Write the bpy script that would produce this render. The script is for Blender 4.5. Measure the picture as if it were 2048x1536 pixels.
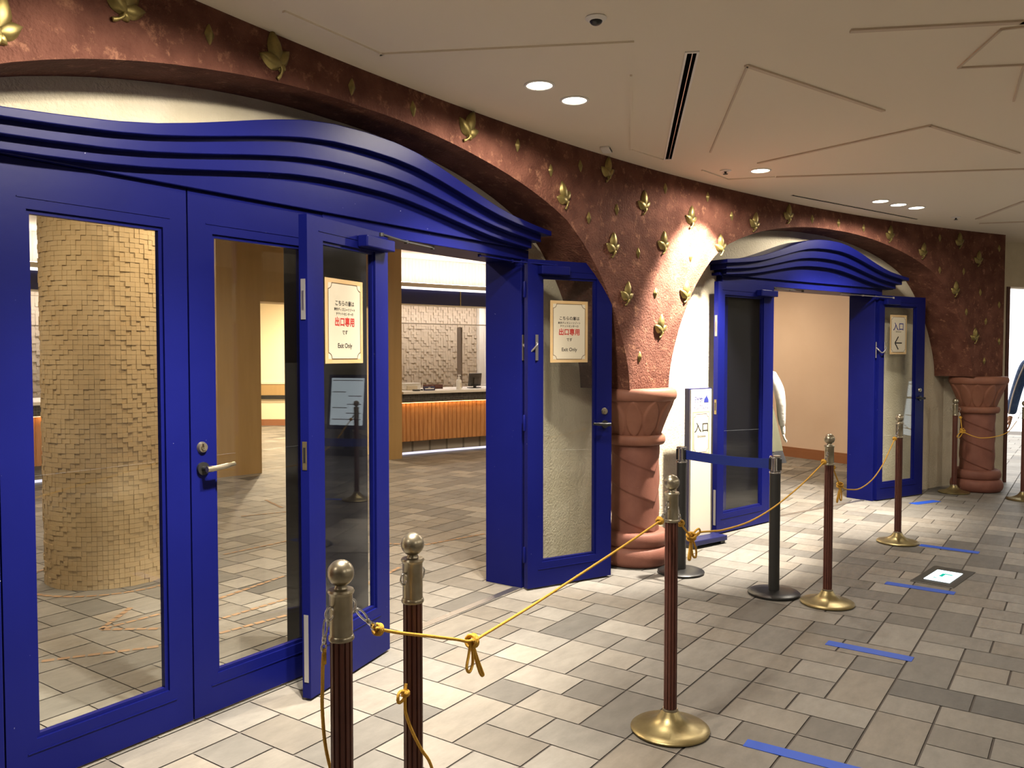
import bpy, bmesh, math, random
from mathutils import Vector, Matrix
random.seed(11)
PI = math.pi
scene = bpy.context.scene
COL = scene.collection
for o in list(bpy.data.objects):
    bpy.data.objects.remove(o)

# ------------------------------------------------------------------ camera
YAW = math.radians(35.1)
PITCH = math.atan(60 / 1650)
cam_d = bpy.data.cameras.new('camera')
cam_d.sensor_width = 36
cam_d.lens = 36 * 1650 / 2048
cam_d.clip_start = 0.05
cam_d.clip_end = 200
cam = bpy.data.objects.new('camera', cam_d)
COL.objects.link(cam)
_h = Vector((math.cos(YAW), math.sin(YAW), 0))
_r = Vector((math.sin(YAW), -math.cos(YAW), 0))
_f = _h * math.cos(PITCH) - Vector((0, 0, math.sin(PITCH)))
_u = _r.cross(_f)
cam.matrix_world = Matrix(((_r.x, _u.x, -_f.x, 0), (_r.y, _u.y, -_f.y, 0), (_r.z, _u.z, -_f.z, 1.48), (0, 0, 0, 1)))
scene.camera = cam

# ------------------------------------------------------------------ world, exposure
world = bpy.data.worlds.new('world')
scene.world = world
world.use_nodes = True
world.node_tree.nodes['Background'].inputs[0].default_value = (1.0, 0.97, 0.92, 1)
world.node_tree.nodes['Background'].inputs[1].default_value = 3.2
vs = scene.view_settings
vs.view_transform = 'Standard'
vs.look = 'None'
vs.gamma = 1
vs.use_curve_mapping = False
vs.exposure = 0.1
scene.cycles.use_denoising = True
scene.cycles.max_bounces = 7
scene.cycles.diffuse_bounces = 4
scene.cycles.glossy_bounces = 4
scene.cycles.transmission_bounces = 6
scene.cycles.transparent_max_bounces = 14
scene.cycles.sample_clamp_indirect = 4
scene.cycles.caustics_reflective = False
scene.cycles.caustics_refractive = False

WARM = (1.0, 0.90, 0.76)
# hall downlights: (x, y, watts, cone degrees, blend)
LAMP_W = 125
# ------------------------------------------------------------------ helpers
def tag(o, label=None, cat=None, group=None, kind=None):
    if label: o['label'] = label
    if cat: o['category'] = cat
    if group: o['group'] = group
    if kind: o['kind'] = kind
    return o

def empty(name, loc=(0, 0, 0), rz=0.0, parent=None):
    o = bpy.data.objects.new(name, None)
    COL.objects.link(o)
    o.location = loc
    o.rotation_euler = (0, 0, rz)
    o.empty_display_size = 0.05
    if parent: o.parent = parent
    return o

def obj(name, bm, mats, parent=None, smooth=False, loc=None, rz=None, bevel=0):
    me = bpy.data.meshes.new(name)
    bmesh.ops.recalc_face_normals(bm, faces=bm.faces)
    bm.to_mesh(me)
    bm.free()
    if not isinstance(mats, (list, tuple)): mats = [mats]
    for m in mats: me.materials.append(m)
    if smooth:
        for p in me.polygons: p.use_smooth = True
        if smooth != 'all':
            try: me.set_sharp_from_angle(angle=math.radians(40))
            except Exception: pass
    o = bpy.data.objects.new(name, me)
    COL.objects.link(o)
    if parent: o.parent = parent
    if loc: o.location = loc
    if rz is not None: o.rotation_euler = (0, 0, rz)
    if bevel:
        b = o.modifiers.new('edge', 'BEVEL'); b.width = bevel; b.segments = 2; b.limit_method = 'ANGLE'
    return o

def copy_tree(o, parent=None):
    c = o.copy(); COL.objects.link(c)
    if parent: c.parent = parent
    for ch in list(o.children): copy_tree(ch, c)
    return c

def box(bm, x0, x1, y0, y1, z0, z1, mi=0):
    v = [bm.verts.new((x, y, z)) for z in (z0, z1) for y in (y0, y1) for x in (x0, x1)]
    for q in ((0, 1, 3, 2), (4, 6, 7, 5), (0, 4, 5, 1), (2, 3, 7, 6), (0, 2, 6, 4), (1, 5, 7, 3)):
        f = bm.faces.new([v[i] for i in q]); f.material_index = mi

def boxes(*bs):
    bm = bmesh.new()
    for b in bs: box(bm, *b)
    return bm

def lathe(bm, prof, n=32, cx=0, cy=0, mi=0, closed=True):
    rings = []
    for r, z in prof:
        if r < 1e-5: rings.append([bm.verts.new((cx, cy, z))])
        else: rings.append([bm.verts.new((cx + r * math.cos(2 * PI * i / n), cy + r * math.sin(2 * PI * i / n), z)) for i in range(n)])
    for a, b in zip(rings, rings[1:]):
        for i in range(n):
            j = (i + 1) % n
            if len(a) == 1 and len(b) == 1: continue
            if len(a) == 1: f = bm.faces.new((a[0], b[i], b[j]))
            elif len(b) == 1: f = bm.faces.new((a[i], a[j], b[0]))
            else: f = bm.faces.new((a[i], a[j], b[j], b[i]))
            f.material_index = mi
    if closed:
        for rg in (rings[0], rings[-1]):
            if len(rg) > 2:
                f = bm.faces.new(rg); f.material_index = mi
    return bm

def smooth_pts(pts, k=6):
    pts = [Vector(p) for p in pts]
    out = []
    for i in range(len(pts) - 1):
        p0 = pts[max(i - 1, 0)]; p1 = pts[i]; p2 = pts[i + 1]; p3 = pts[min(i + 2, len(pts) - 1)]
        for j in range(k):
            t = j / k
            out.append(0.5 * ((2 * p1) + (p2 - p0) * t + (2 * p0 - 5 * p1 + 4 * p2 - p3) * t * t + (3 * p1 - p0 - 3 * p2 + p3) * t ** 3))
    out.append(pts[-1])
    return out

def tube(bm, pts, r, n=8, closed=False, mi=0):
    pts = [Vector(p) for p in pts]
    N = len(pts)
    rs = r if isinstance(r, (list, tuple)) else [r] * N
    up = Vector((0.13, 0.27, 0.95)).normalized()
    rings = []
    for i, p in enumerate(pts):
        if closed: t = pts[(i + 1) % N] - pts[i - 1]
        else: t = pts[min(i + 1, N - 1)] - pts[max(i - 1, 0)]
        if t.length < 1e-9: t = Vector((0, 0, 1))
        t.normalize()
        s = up - t * up.dot(t)
        if s.length < 1e-3: s = Vector((1, 0, 0)) - t * t.x
        s.normalize(); up = s
        q = t.cross(s)
        rings.append([bm.verts.new(p + (s * math.cos(2 * PI * k / n) + q * math.sin(2 * PI * k / n)) * rs[i]) for k in range(n)])
    M = N if closed else N - 1
    for i in range(M):
        a, b = rings[i], rings[(i + 1) % N]
        for k in range(n):
            f = bm.faces.new((a[k], a[(k + 1) % n], b[(k + 1) % n], b[k])); f.material_index = mi
    if not closed:
        bm.faces.new(rings[0]).material_index = mi; bm.faces.new(rings[-1]).material_index = mi
    return bm

def bar(bm, a, b, w, h):
    a, b = Vector(a), Vector(b)
    t = (b - a).normalized()
    s = t.cross(Vector((0, 0, 1)))
    if s.length < 1e-3: s = Vector((1, 0, 0))
    s.normalize(); q = s.cross(t)
    v = [bm.verts.new(p + s * x * w / 2 + q * y * h / 2) for p in (a, b) for x, y in ((-1, -1), (1, -1), (1, 1), (-1, 1))]
    for f in ((0, 1, 2, 3), (4, 7, 6, 5), (0, 4, 5, 1), (1, 5, 6, 2), (2, 6, 7, 3), (3, 7, 4, 0)): bm.faces.new([v[i] for i in f])

def ell(bm, c, rx, ry, rz, seg=16, rings=10):
    m = Matrix.Translation(c) @ Matrix.Diagonal((rx, ry, rz, 1))
    bmesh.ops.create_uvsphere(bm, u_segments=seg, v_segments=rings, radius=1, matrix=m)

# ------------------------------------------------------------------ materials
def mat(name, col, rough=0.5, metal=0.0, col2=None, nscale=8.0, npos=(0.35, 0.65), bump=0.0, bscale=60.0, bdist=0.01, detail=4.0,
        emit=None, estr=0.0, spec=0.5, coat=0.0, speck=None, stretch=None):
    m = bpy.data.materials.new(name)
    m.use_nodes = True
    nt = m.node_tree
    b = nt.nodes['Principled BSDF']
    c4 = (*col, 1)
    b.inputs['Base Color'].default_value = c4
    b.inputs['Roughness'].default_value = rough
    b.inputs['Metallic'].default_value = metal
    b.inputs['Specular IOR Level'].default_value = spec
    b.inputs['Coat Weight'].default_value = coat
    tc = nt.nodes.new('ShaderNodeTexCoord')
    vec = tc.outputs['Object']
    if stretch:
        mp = nt.nodes.new('ShaderNodeMapping'); mp.inputs['Scale'].default_value = stretch
        nt.links.new(vec, mp.inputs['Vector']); vec = mp.outputs['Vector']
    last = None
    if col2:
        n = nt.nodes.new('ShaderNodeTexNoise'); n.inputs['Scale'].default_value = nscale; n.inputs['Detail'].default_value = detail
        nt.links.new(vec, n.inputs['Vector'])
        r = nt.nodes.new('ShaderNodeValToRGB')
        r.color_ramp.elements[0].position = npos[0]; r.color_ramp.elements[1].position = npos[1]
        r.color_ramp.elements[0].color = c4; r.color_ramp.elements[1].color = (*col2, 1)
        nt.links.new(n.outputs['Fac'], r.inputs['Fac'])
        last = r.outputs['Color']
    if speck:   # (colour, scale, threshold)
        n = nt.nodes.new('ShaderNodeTexNoise'); n.inputs['Scale'].default_value = speck[1]; n.inputs['Detail'].default_value = 3 if speck[2] > 0.6 else 9; n.inputs['Roughness'].default_value = 0.5 if speck[2] > 0.6 else 0.72
        nt.links.new(vec, n.inputs['Vector'])
        r = nt.nodes.new('ShaderNodeValToRGB')
        r.color_ramp.elements[0].position = speck[2]; r.color_ramp.elements[1].position = speck[2] + (0.03 if speck[2] > 0.6 else 0.16)
        nt.links.new(n.outputs['Fac'], r.inputs['Fac'])
        x = nt.nodes.new('ShaderNodeMixRGB')
        nt.links.new(r.outputs['Color'], x.inputs['Fac'])
        if last: nt.links.new(last, x.inputs['Color1'])
        else: x.inputs['Color1'].default_value = c4
        x.inputs['Color2'].default_value = (*speck[0], 1)
        last = x.outputs['Color']
    if last: nt.links.new(last, b.inputs['Base Color'])
    if bump:
        n = nt.nodes.new('ShaderNodeTexNoise'); n.inputs['Scale'].default_value = bscale; n.inputs['Detail'].default_value = 3
        nt.links.new(vec, n.inputs['Vector'])
        bp = nt.nodes.new('ShaderNodeBump'); bp.inputs['Strength'].default_value = bump; bp.inputs['Distance'].default_value = bdist
        nt.links.new(n.outputs['Fac'], bp.inputs['Height'])
        nt.links.new(bp.outputs['Normal'], b.inputs['Normal'])
    if emit:
        b.inputs['Emission Color'].default_value = (*emit, 1)
        b.inputs['Emission Strength'].default_value = estr
    return m

def glass_mat(name, tint=(0.97, 0.98, 0.97), ior=1.5, rough=0.0):
    m = bpy.data.materials.new(name); m.use_nodes = True
    nt = m.node_tree; nt.nodes.clear()
    out = nt.nodes.new('ShaderNodeOutputMaterial')
    t = nt.nodes.new('ShaderNodeBsdfTransparent'); t.inputs[0].default_value = (*tint, 1)
    g = nt.nodes.new('ShaderNodeBsdfGlossy'); g.inputs['Roughness'].default_value = rough; g.inputs[0].default_value = (1, 1, 1, 1)
    # thin sheet reflectance: f0 + (1 - f0) * (1 - cos)^5, the same from either side
    f0 = ((ior - 1) / (ior + 1)) ** 2
    lw = nt.nodes.new('ShaderNodeLayerWeight'); lw.inputs['Blend'].default_value = 0.5
    pw = nt.nodes.new('ShaderNodeMath'); pw.operation = 'POWER'; pw.inputs[1].default_value = 5
    ma = nt.nodes.new('ShaderNodeMath'); ma.operation = 'MULTIPLY_ADD'; ma.inputs[1].default_value = 1 - f0; ma.inputs[2].default_value = f0
    mx = nt.nodes.new('ShaderNodeMixShader')
    nt.links.new(lw.outputs['Facing'], pw.inputs[0]); nt.links.new(pw.outputs[0], ma.inputs[0])
    nt.links.new(ma.outputs[0], mx.inputs[0]); nt.links.new(t.outputs[0], mx.inputs[1]); nt.links.new(g.outputs[0], mx.inputs[2])
    nt.links.new(mx.outputs[0], out.inputs[0])
    return m

def glow(name, col, s):
    m = bpy.data.materials.new(name); m.use_nodes = True
    nt = m.node_tree; nt.nodes.clear()
    out = nt.nodes.new('ShaderNodeOutputMaterial'); e = nt.nodes.new('ShaderNodeEmission')
    e.inputs[0].default_value = (*col, 1); e.inputs[1].default_value = s
    nt.links.new(e.outputs[0], out.inputs[0])
    return m

def floor_mat():
    m = bpy.data.materials.new('stone_tile'); m.use_nodes = True
    nt = m.node_tree; b = nt.nodes['Principled BSDF']
    at = nt.nodes.new('ShaderNodeAttribute'); at.attribute_name = 'tone'
    a2 = nt.nodes.new('ShaderNodeAttribute'); a2.attribute_name = 'hue'
    r = nt.nodes.new('ShaderNodeValToRGB')
    e = r.color_ramp.elements
    e[0].position = 0; e[0].color = (0.080, 0.077, 0.071, 1)
    e[1].position = 1; e[1].color = (0.31, 0.293, 0.262, 1)
    nt.links.new(at.outputs['Fac'], r.inputs['Fac'])
    hx = nt.nodes.new('ShaderNodeMixRGB'); hx.blend_type = 'MULTIPLY'
    hx.inputs['Color2'].default_value = (1.02, 0.965, 0.90, 1)
    nt.links.new(a2.outputs['Fac'], hx.inputs['Fac']); nt.links.new(r.outputs['Color'], hx.inputs['Color1'])
    tc = nt.nodes.new('ShaderNodeTexCoord')
    n = nt.nodes.new('ShaderNodeTexNoise'); n.inputs['Scale'].default_value = 9; n.inputs['Detail'].default_value = 6; n.inputs['Roughness'].default_value = 0.7
    mp = nt.nodes.new('ShaderNodeMapping'); mp.inputs['Scale'].default_value = (0.7, 1.6, 1)
    nt.links.new(tc.outputs['Object'], mp.inputs['Vector']); nt.links.new(mp.outputs['Vector'], n.inputs['Vector'])
    r2 = nt.nodes.new('ShaderNodeValToRGB'); r2.color_ramp.elements[0].position = 0.3; r2.color_ramp.elements[1].position = 0.7
    r2.color_ramp.elements[0].color = (0.80, 0.80, 0.80, 1); r2.color_ramp.elements[1].color = (1.08, 1.08, 1.08, 1)
    nt.links.new(n.outputs['Fac'], r2.inputs['Fac'])
    mx = nt.nodes.new('ShaderNodeMixRGB'); mx.blend_type = 'MULTIPLY'; mx.inputs['Fac'].default_value = 1
    nt.links.new(hx.outputs['Color'], mx.inputs['Color1']); nt.links.new(r2.outputs['Color'], mx.inputs['Color2'])
    nt.links.new(mx.outputs['Color'], b.inputs['Base Color'])
    b.inputs['Roughness'].default_value = 0.55
    b.inputs['Specular IOR Level'].default_value = 0.35
    n2 = nt.nodes.new('ShaderNodeTexNoise'); n2.inputs['Scale'].default_value = 45; n2.inputs['Detail'].default_value = 4
    nt.links.new(tc.outputs['Object'], n2.inputs['Vector'])
    bp = nt.nodes.new('ShaderNodeBump'); bp.inputs['Strength'].default_value = 0.25; bp.inputs['Distance'].default_value = 0.004
    nt.links.new(n2.outputs['Fac'], bp.inputs['Height']); nt.links.new(bp.outputs['Normal'], b.inputs['Normal'])
    return m

M = {}
M['floor'] = floor_mat()
M['grout'] = mat('grout', (0.095, 0.082, 0.073), 0.85)
M['terracotta'] = mat('red_stucco', (0.100, 0.039, 0.0265), 0.8, col2=(0.160, 0.066, 0.045), nscale=7, detail=8, npos=(0.40, 0.66), bump=0.75, bscale=75, bdist=0.012,
                      speck=((0.32, 0.155, 0.095), 16, 0.555), spec=0.12)
M['cream'] = mat('cream_stucco', (0.62, 0.55, 0.40), 0.85, col2=(0.70, 0.63, 0.48), nscale=4, bump=0.6, bscale=75, bdist=0.012, spec=0.3)
M['ceiling'] = mat('ceiling_paint', (0.80, 0.715, 0.58), 0.8, spec=0.2)
M['ceil_step_shade'] = mat('ceiling_step_shade', (0.60, 0.49, 0.375), 0.8)  # darker beige carries the shade on the ceiling's step faces
M['white'] = mat('white_paint', (0.80, 0.77, 0.72), 0.5)
M['blue'] = mat('blue_paint', (0.0034, 0.0052, 0.080), 0.38, col2=(0.004, 0.006, 0.088), nscale=3, spec=0.14, bump=0.04, bscale=25,
                speck=((0.30, 0.31, 0.42), 55, 0.755))
M['blue2'] = mat('dark_blue_paint', (0.006, 0.008, 0.065), 0.4)
M['gold'] = mat('gilt', (0.30, 0.235, 0.080), 0.42, metal=0.72, col2=(0.20, 0.155, 0.055), nscale=30)
M['column'] = mat('red_stone', (0.175, 0.066, 0.046), 0.6, col2=(0.225, 0.092, 0.064), nscale=7, detail=6, bump=0.2, bscale=120, bdist=0.004,
                  speck=((0.55, 0.36, 0.28), 30, 0.74), spec=0.3)
M['capital'] = mat('capital_stone', (0.20, 0.080, 0.050), 0.6, col2=(0.25, 0.108, 0.068), nscale=6, bump=0.15, bscale=120, bdist=0.004, spec=0.3)
M['brass'] = mat('worn_brass', (0.36, 0.295, 0.145), 0.36, metal=0.85, col2=(0.27, 0.215, 0.10), nscale=14, bump=0.06, bscale=30,
                 speck=((0.10, 0.07, 0.035), 40, 0.72))
M['nickel'] = mat('worn_nickel_brass', (0.40, 0.36, 0.27), 0.32, metal=0.9, col2=(0.31, 0.27, 0.19), nscale=20, speck=((0.06, 0.04, 0.03), 35, 0.70))
M['steel'] = mat('steel', (0.50, 0.48, 0.46), 0.38, metal=1.0)
M['satin'] = mat('satin_steel', (0.50, 0.49, 0.46), 0.45, metal=0.8)
M['chrome'] = mat('chrome', (0.70, 0.70, 0.70), 0.12, metal=1.0)
M['rustbrown'] = mat('brown_post', (0.085, 0.026, 0.017), 0.42, col2=(0.105, 0.034, 0.022), nscale=20)
M['rope'] = mat('yellow_rope', (0.62, 0.33, 0.035), 0.8, col2=(0.70, 0.40, 0.05), nscale=300, bump=0.8, bscale=420, bdist=0.003)
M['black'] = mat('black', (0.012, 0.012, 0.012), 0.35)
M['blackmatt'] = mat('black_satin', (0.018, 0.018, 0.017), 0.5)
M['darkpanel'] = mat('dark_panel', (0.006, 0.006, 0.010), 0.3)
M['divider'] = mat('dark_divider', (0.13, 0.10, 0.08), 0.5)
M['signface'] = mat('sign_white', (0.62, 0.575, 0.48), 0.45)
M['void'] = mat('dark_void', (0.004, 0.004, 0.004), 1.0, spec=0.0)
M['belt'] = mat('blue_belt', (0.006, 0.022, 0.21), 0.7, bump=0.3, bscale=500, bdist=0.001)
M['tape'] = mat('blue_tape', (0.012, 0.075, 0.50), 0.55)
M['glass'] = glass_mat('door_glass', ior=1.5)
M['plastic'] = glass_mat('clear_plastic', tint=(0.95, 0.95, 0.94), ior=1.45, rough=0.06)
M['paper'] = mat('poster_paper', (0.66, 0.59, 0.46), 0.4, coat=0.3)
M['papertan'] = mat('poster_tan', (0.60, 0.40, 0.18), 0.4, col2=(0.64, 0.45, 0.24), nscale=9, coat=0.3)
M['ink'] = mat('ink_black', (0.02, 0.018, 0.016), 0.6)
M['red'] = mat('ink_red', (0.52, 0.02, 0.015), 0.6)
M['inkblue'] = mat('ink_blue', (0.02, 0.03, 0.22), 0.6)
M['inkbrown'] = mat('ink_brown', (0.09, 0.045, 0.018), 0.6)
M['lamp'] = glow('lamp_glow', (1.0, 0.90, 0.72), 16)
M['mosaic'] = mat('sand_mosaic', (0.47, 0.345, 0.19), 0.7, col2=(0.55, 0.42, 0.25), nscale=3, bump=0.25, bscale=160, bdist=0.003, spec=0.3)
M['mosaic2'] = mat('pale_mosaic', (0.52, 0.44, 0.34), 0.7, bump=0.2, bscale=160, bdist=0.003, spec=0.3)
M['tan'] = mat('tan_panel', (0.36, 0.235, 0.098), 0.45, col2=(0.40, 0.265, 0.115), nscale=2, stretch=(6, 6, 0.6), spec=0.4)
M['wood'] = mat('wood_slats', (0.58, 0.29, 0.11), 0.5, col2=(0.44, 0.20, 0.075), nscale=5, stretch=(9, 9, 0.7), bump=0.15, bscale=40)
M['stone'] = mat('grey_plinth', (0.28, 0.26, 0.24), 0.6, col2=(0.36, 0.34, 0.31), nscale=4)
M['pink'] = mat('peach_wall', (0.66, 0.51, 0.40), 0.75, col2=(0.69, 0.54, 0.43), nscale=2, spec=0.2)
M['baseboard'] = mat('brown_baseboard', (0.27, 0.11, 0.045), 0.45)
M['creamwall'] = mat('cream_wall', (0.80, 0.70, 0.50), 0.7)
M['inlay'] = mat('brick_inlay', (0.34, 0.22, 0.125), 0.7, col2=(0.26, 0.155, 0.085), nscale=18)
M['blackglass'] = mat('dark_tiles', (0.02, 0.02, 0.021), 0.12)
M['darkwall'] = mat('hall_wall', (0.34, 0.32, 0.30), 0.7)
M['cloth_white'] = mat('white_cloth', (0.52, 0.50, 0.46), 0.8, bump=0.3, bscale=25, bdist=0.02)
M['cloth_olive'] = mat('olive_cloth', (0.085, 0.083, 0.05), 0.85, bump=0.2, bscale=40)
M['cloth_black'] = mat('black_cloth', (0.012, 0.012, 0.014), 0.85)
M['denim'] = mat('denim', (0.05, 0.11, 0.27), 0.85, col2=(0.09, 0.17, 0.36), nscale=22, bump=0.3, bscale=200)
M['skin'] = mat('skin', (0.62, 0.38, 0.27), 0.5)
M['hair'] = mat('dark_hair', (0.02, 0.014, 0.010), 0.5)
M['trouser'] = mat('pale_trousers', (0.62, 0.58, 0.50), 0.85)
M['whiteplastic'] = mat('white_plastic', (0.80, 0.79, 0.76), 0.35)

def text(name, body, size, m, parent, loc, rot=(PI / 2, 0, 0), bold=0.0, sx=1.0, align='CENTER'):
    cu = bpy.data.curves.new(name, 'FONT')
    cu.body = body; cu.size = size; cu.align_x = align; cu.align_y = 'CENTER'
    cu.offset = bold; cu.resolution_u = 3
    t = bpy.data.objects.new(name, cu); COL.objects.link(t)
    dg = bpy.context.evaluated_depsgraph_get(); dg.update()
    me = bpy.data.meshes.new_from_object(t.evaluated_get(dg))
    bpy.data.objects.remove(t); bpy.data.curves.remove(cu)
    me.materials.clear(); me.materials.append(m)
    o = bpy.data.objects.new(name, me); COL.objects.link(o)
    o.parent = parent; o.location = loc; o.rotation_euler = rot; o.scale = (sx, 1, 1)
    return o

# ------------------------------------------------------------------ plan geometry
CX, CY, R = 2.825, -12.965, 15.68          # the facade follows this circle
ZC = 2.76                                   # hall ceiling
ZI = 2.95                                   # ticket room ceiling
def cyl(th_deg, r, z=0.0):
    t = math.radians(th_deg)
    return Vector((CX + r * math.sin(t), CY + r * math.cos(t), z))
TH2 = math.radians(18.4)
E2 = Vector((math.cos(TH2), -math.sin(TH2), 0)); N2 = Vector((math.sin(TH2), math.cos(TH2), 0))
Q2 = Vector((CX, CY, 0)) + N2 * 15.885      # centre of the right bay's door plane
Q1 = Vector((2.77, 2.92, 0))                # centre of the left bay's door plane
def b2(s, t, z=0): return Q2 + E2 * s + N2 * t + Vector((0, 0, z))
TH3 = math.radians(37)
E3 = Vector((math.cos(TH3), -math.sin(TH3), 0)); N3 = Vector((math.sin(TH3), math.cos(TH3), 0))
K3 = b2(2.58, 0.06)

# arch outline in its own plane: half span 2.332, springing 1.24, crown 2.592
_tab = [(2.332, 1.24), (2.243, 1.574), (2.135, 1.784), (1.924, 2.066), (1.79, 2.19), (1.625, 2.305), (1.34, 2.412), (0.82, 2.53), (0.44, 2.577), (0.0, 2.592)]
_pol = []
for d, z in _tab:
    a, b = d / 2.332, (z - 1.24) / 1.352
    _pol.append((math.atan2(b, a), math.hypot(a, b)))
def arch_pt(t):                              # t 0..pi, right spring to left spring
    u = t if t <= PI / 2 else PI - t
    for (t0, r0), (t1, r1) in zip(_pol, _pol[1:]):
        if u <= t1 + 1e-9:
            k = (u - t0) / (t1 - t0); rr = r0 + (r1 - r0) * k; break
    else: rr = _pol[-1][1]
    return (2.332 * rr * math.cos(t), 1.24 + 1.352 * rr * math.sin(t))

# ------------------------------------------------------------------ floor
def build_floor():
    bm = bmesh.new()
    px, py = 0.8235, 0.7364
    ux, uy = px / 4, py / 7
    pat = [(0, 2, 0, 2), (0, 1, 2, 5), (0, 1, 5, 7), (1, 2, 2, 4), (1, 2, 4, 7), (2, 3, 0, 2), (2, 3, 2, 5), (3, 4, 0, 3), (3, 4, 3, 5), (2, 4, 5, 7)]
    tones, hues = [], []
    x_lo, x_hi, y_lo, y_hi = -3.2, 17.5, -4.4, 15.0
    for j in range(-19, 9):
        for k in range(-8, 18):
            for a0, a1, c0, c1 in pat:
                x0 = 3.22 + px * k + a0 * ux; x1 = 3.22 + px * k + a1 * ux
                y1 = 1.438 - py * j - c0 * uy; y0 = 1.438 - py * j - c1 * uy
                if x1 < x_lo or x0 > x_hi or y1 < y_lo or y0 > y_hi: continue
                # leave out what neither bay nor hall can show
                if y0 > 3.5 and x0 < 0.2: continue
                gx, gy = 0.0028, 0.0064
                v = [bm.verts.new(p) for p in ((x0 + gx, y0 + gx, 0), (x1 - gx, y0 + gx, 0), (x1 - gx, y1 - gy, 0), (x0 + gx, y1 - gy, 0))]
                bm.faces.new(v)
                big = (a1 - a0) == 2
                t = random.gauss(0.40 if big else 0.52, 0.16)
                tones.append(min(1, max(0.05, t))); hues.append(random.random() ** 1.5)
    n = len(bm.faces)
    v = [bm.verts.new(p) for p in ((-3.6, -4.6, -0.004), (18.5, -4.6, -0.004), (18.5, 15.2, -0.004), (-3.6, 15.2, -0.004))]
    f = bm.faces.new(v); f.material_index = 1
    tones.append(0.1); hues.append(0)
    o = obj('floor', bm, [M['floor'], M['grout']])
    me = o.data
    at = me.attributes.new('tone', 'FLOAT', 'FACE'); at.data.foreach_set('value', tones)
    at = me.attributes.new('hue', 'FLOAT', 'FACE'); at.data.foreach_set('value', hues)
    for p in me.polygons:
        if p.normal.z < 0: p.flip()
    tag(o, 'grey and beige stone tile floor laid in rows of mixed rectangles', 'floor', kind='structure')
build_floor()

# brick inlay lines in the ticket room floor
def build_inlay():
    bm = bmesh.new()
    def strip(pts, w=0.030, st=0.06):
        pts = [Vector((x, y, 0)) for x, y in pts]
        for a, b in zip(pts, pts[1:]):
            L = (b - a).length; t = (b - a) / L; s = Vector((-t.y, t.x, 0))
            k = max(1, int(L / st))
            for i in range(k):
                p0 = a + t * (L * i / k + 0.006); p1 = a + t * (L * (i + 1) / k - 0.006)
                h = w * (0.85 + 0.3 * random.random())
                v = [bm.verts.new(p + s * q * h / 2 + Vector((0, 0, 0.003))) for p, q in ((p0, -1), (p1, -1), (p1, 1), (p0, 1))]
                bm.faces.new(v)
    strip([(1.6, 4.26), (1.9, 4.11), (2.35, 3.83), (2.636, 3.75), (3.05, 3.70), (3.6, 3.74), (4.2, 3.9)])
    strip([(2.31, 4.325), (2.62, 4.56)])
    strip([(2.31, 4.325), (2.65, 4.31), (3.02, 4.29), (3.59, 4.375)])
    strip([(2.31, 4.325), (2.50, 4.08), (2.8, 3.95), (3.3, 3.95)])
    strip([(3.71, 5.21), (4.28, 5.18), (4.6, 4.6), (4.8, 4.2), (5.39, 4.06)])
    strip([(5.37, 6.83), (5.18, 6.34)]); strip([(4.69, 6.32), (5.08, 6.14)])
    c = Vector((2.955, 5.37, 0)); prev = None
    ring = [(c.x + 0.53 * math.cos(a * PI / 24), c.y + 0.53 * math.sin(a * PI / 24)) for a in range(49)]
    strip(ring)
    o = obj('trim_1', bm, M['inlay'])
    tag(o, 'thin orange brick lines inlaid in the floor around the mosaic column', 'floor inlay', kind='structure')
build_inlay()

# ------------------------------------------------------------------ red arch wall
def build_arch_wall():
    bm = bmesh.new()
    RB = 16.12
    cols = []                                 # (s, z_bottom)
    c1, c2 = -0.12, 5.015
    def arc(c):
        out = []
        for i in range(61):
            d, z = arch_pt(PI - PI * i / 60)
            out.append((c + d, z))
        return out
    s_left = c1 - 2.332
    for i in range(8): cols.append((s_left - 0.9 + 0.9 * i / 8, 0.0))
    cols.append((s_left, 0.0))
    cols += arc(c1)
    a, b = c1 + 2.332, c2 - 2.332
    for i in range(1, 6): cols.append((a + (b - a) * i / 6, 1.24))
    cols += arc(c2)
    a, b = c2 + 2.332, math.radians(28.7) * R
    for i in range(1, 7): cols.append((a + (b - a) * i / 6, 1.24))
    NZ = 8
    F, B = [], []
    for s, zb in cols:
        th = math.degrees(s / R)
        F.append([bm.verts.new(cyl(th, R, zb + (ZC - zb) * k / NZ)) for k in range(NZ + 1)])
        B.append([bm.verts.new(cyl(th, RB, zb + (ZC - zb) * k / NZ)) for k in range(NZ + 1)])
    for i in range(len(cols) - 1):
        for k in range(NZ):
            bm.faces.new((F[i][k], F[i + 1][k], F[i + 1][k + 1], F[i][k + 1]))
            bm.faces.new((B[i][k], B[i][k + 1], B[i + 1][k + 1], B[i + 1][k]))
        bm.faces.new((F[i][0], B[i][0], B[i + 1][0], F[i + 1][0]))
        bm.faces.new((F[i][NZ], F[i + 1][NZ], B[i + 1][NZ], B[i][NZ]))
    for e in (0, -1):
        for k in range(NZ): bm.faces.new((F[e][k], F[e][k + 1], B[e][k + 1], B[e][k]))
    bmesh.ops.remove_doubles(bm, verts=bm.verts, dist=0.0004)
    o = obj('wall_front', bm, M['terracotta'], smooth=True)
    tag(o, 'curved terracotta red plaster wall with two wide arches', 'wall', kind='structure')
build_arch_wall()

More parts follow.
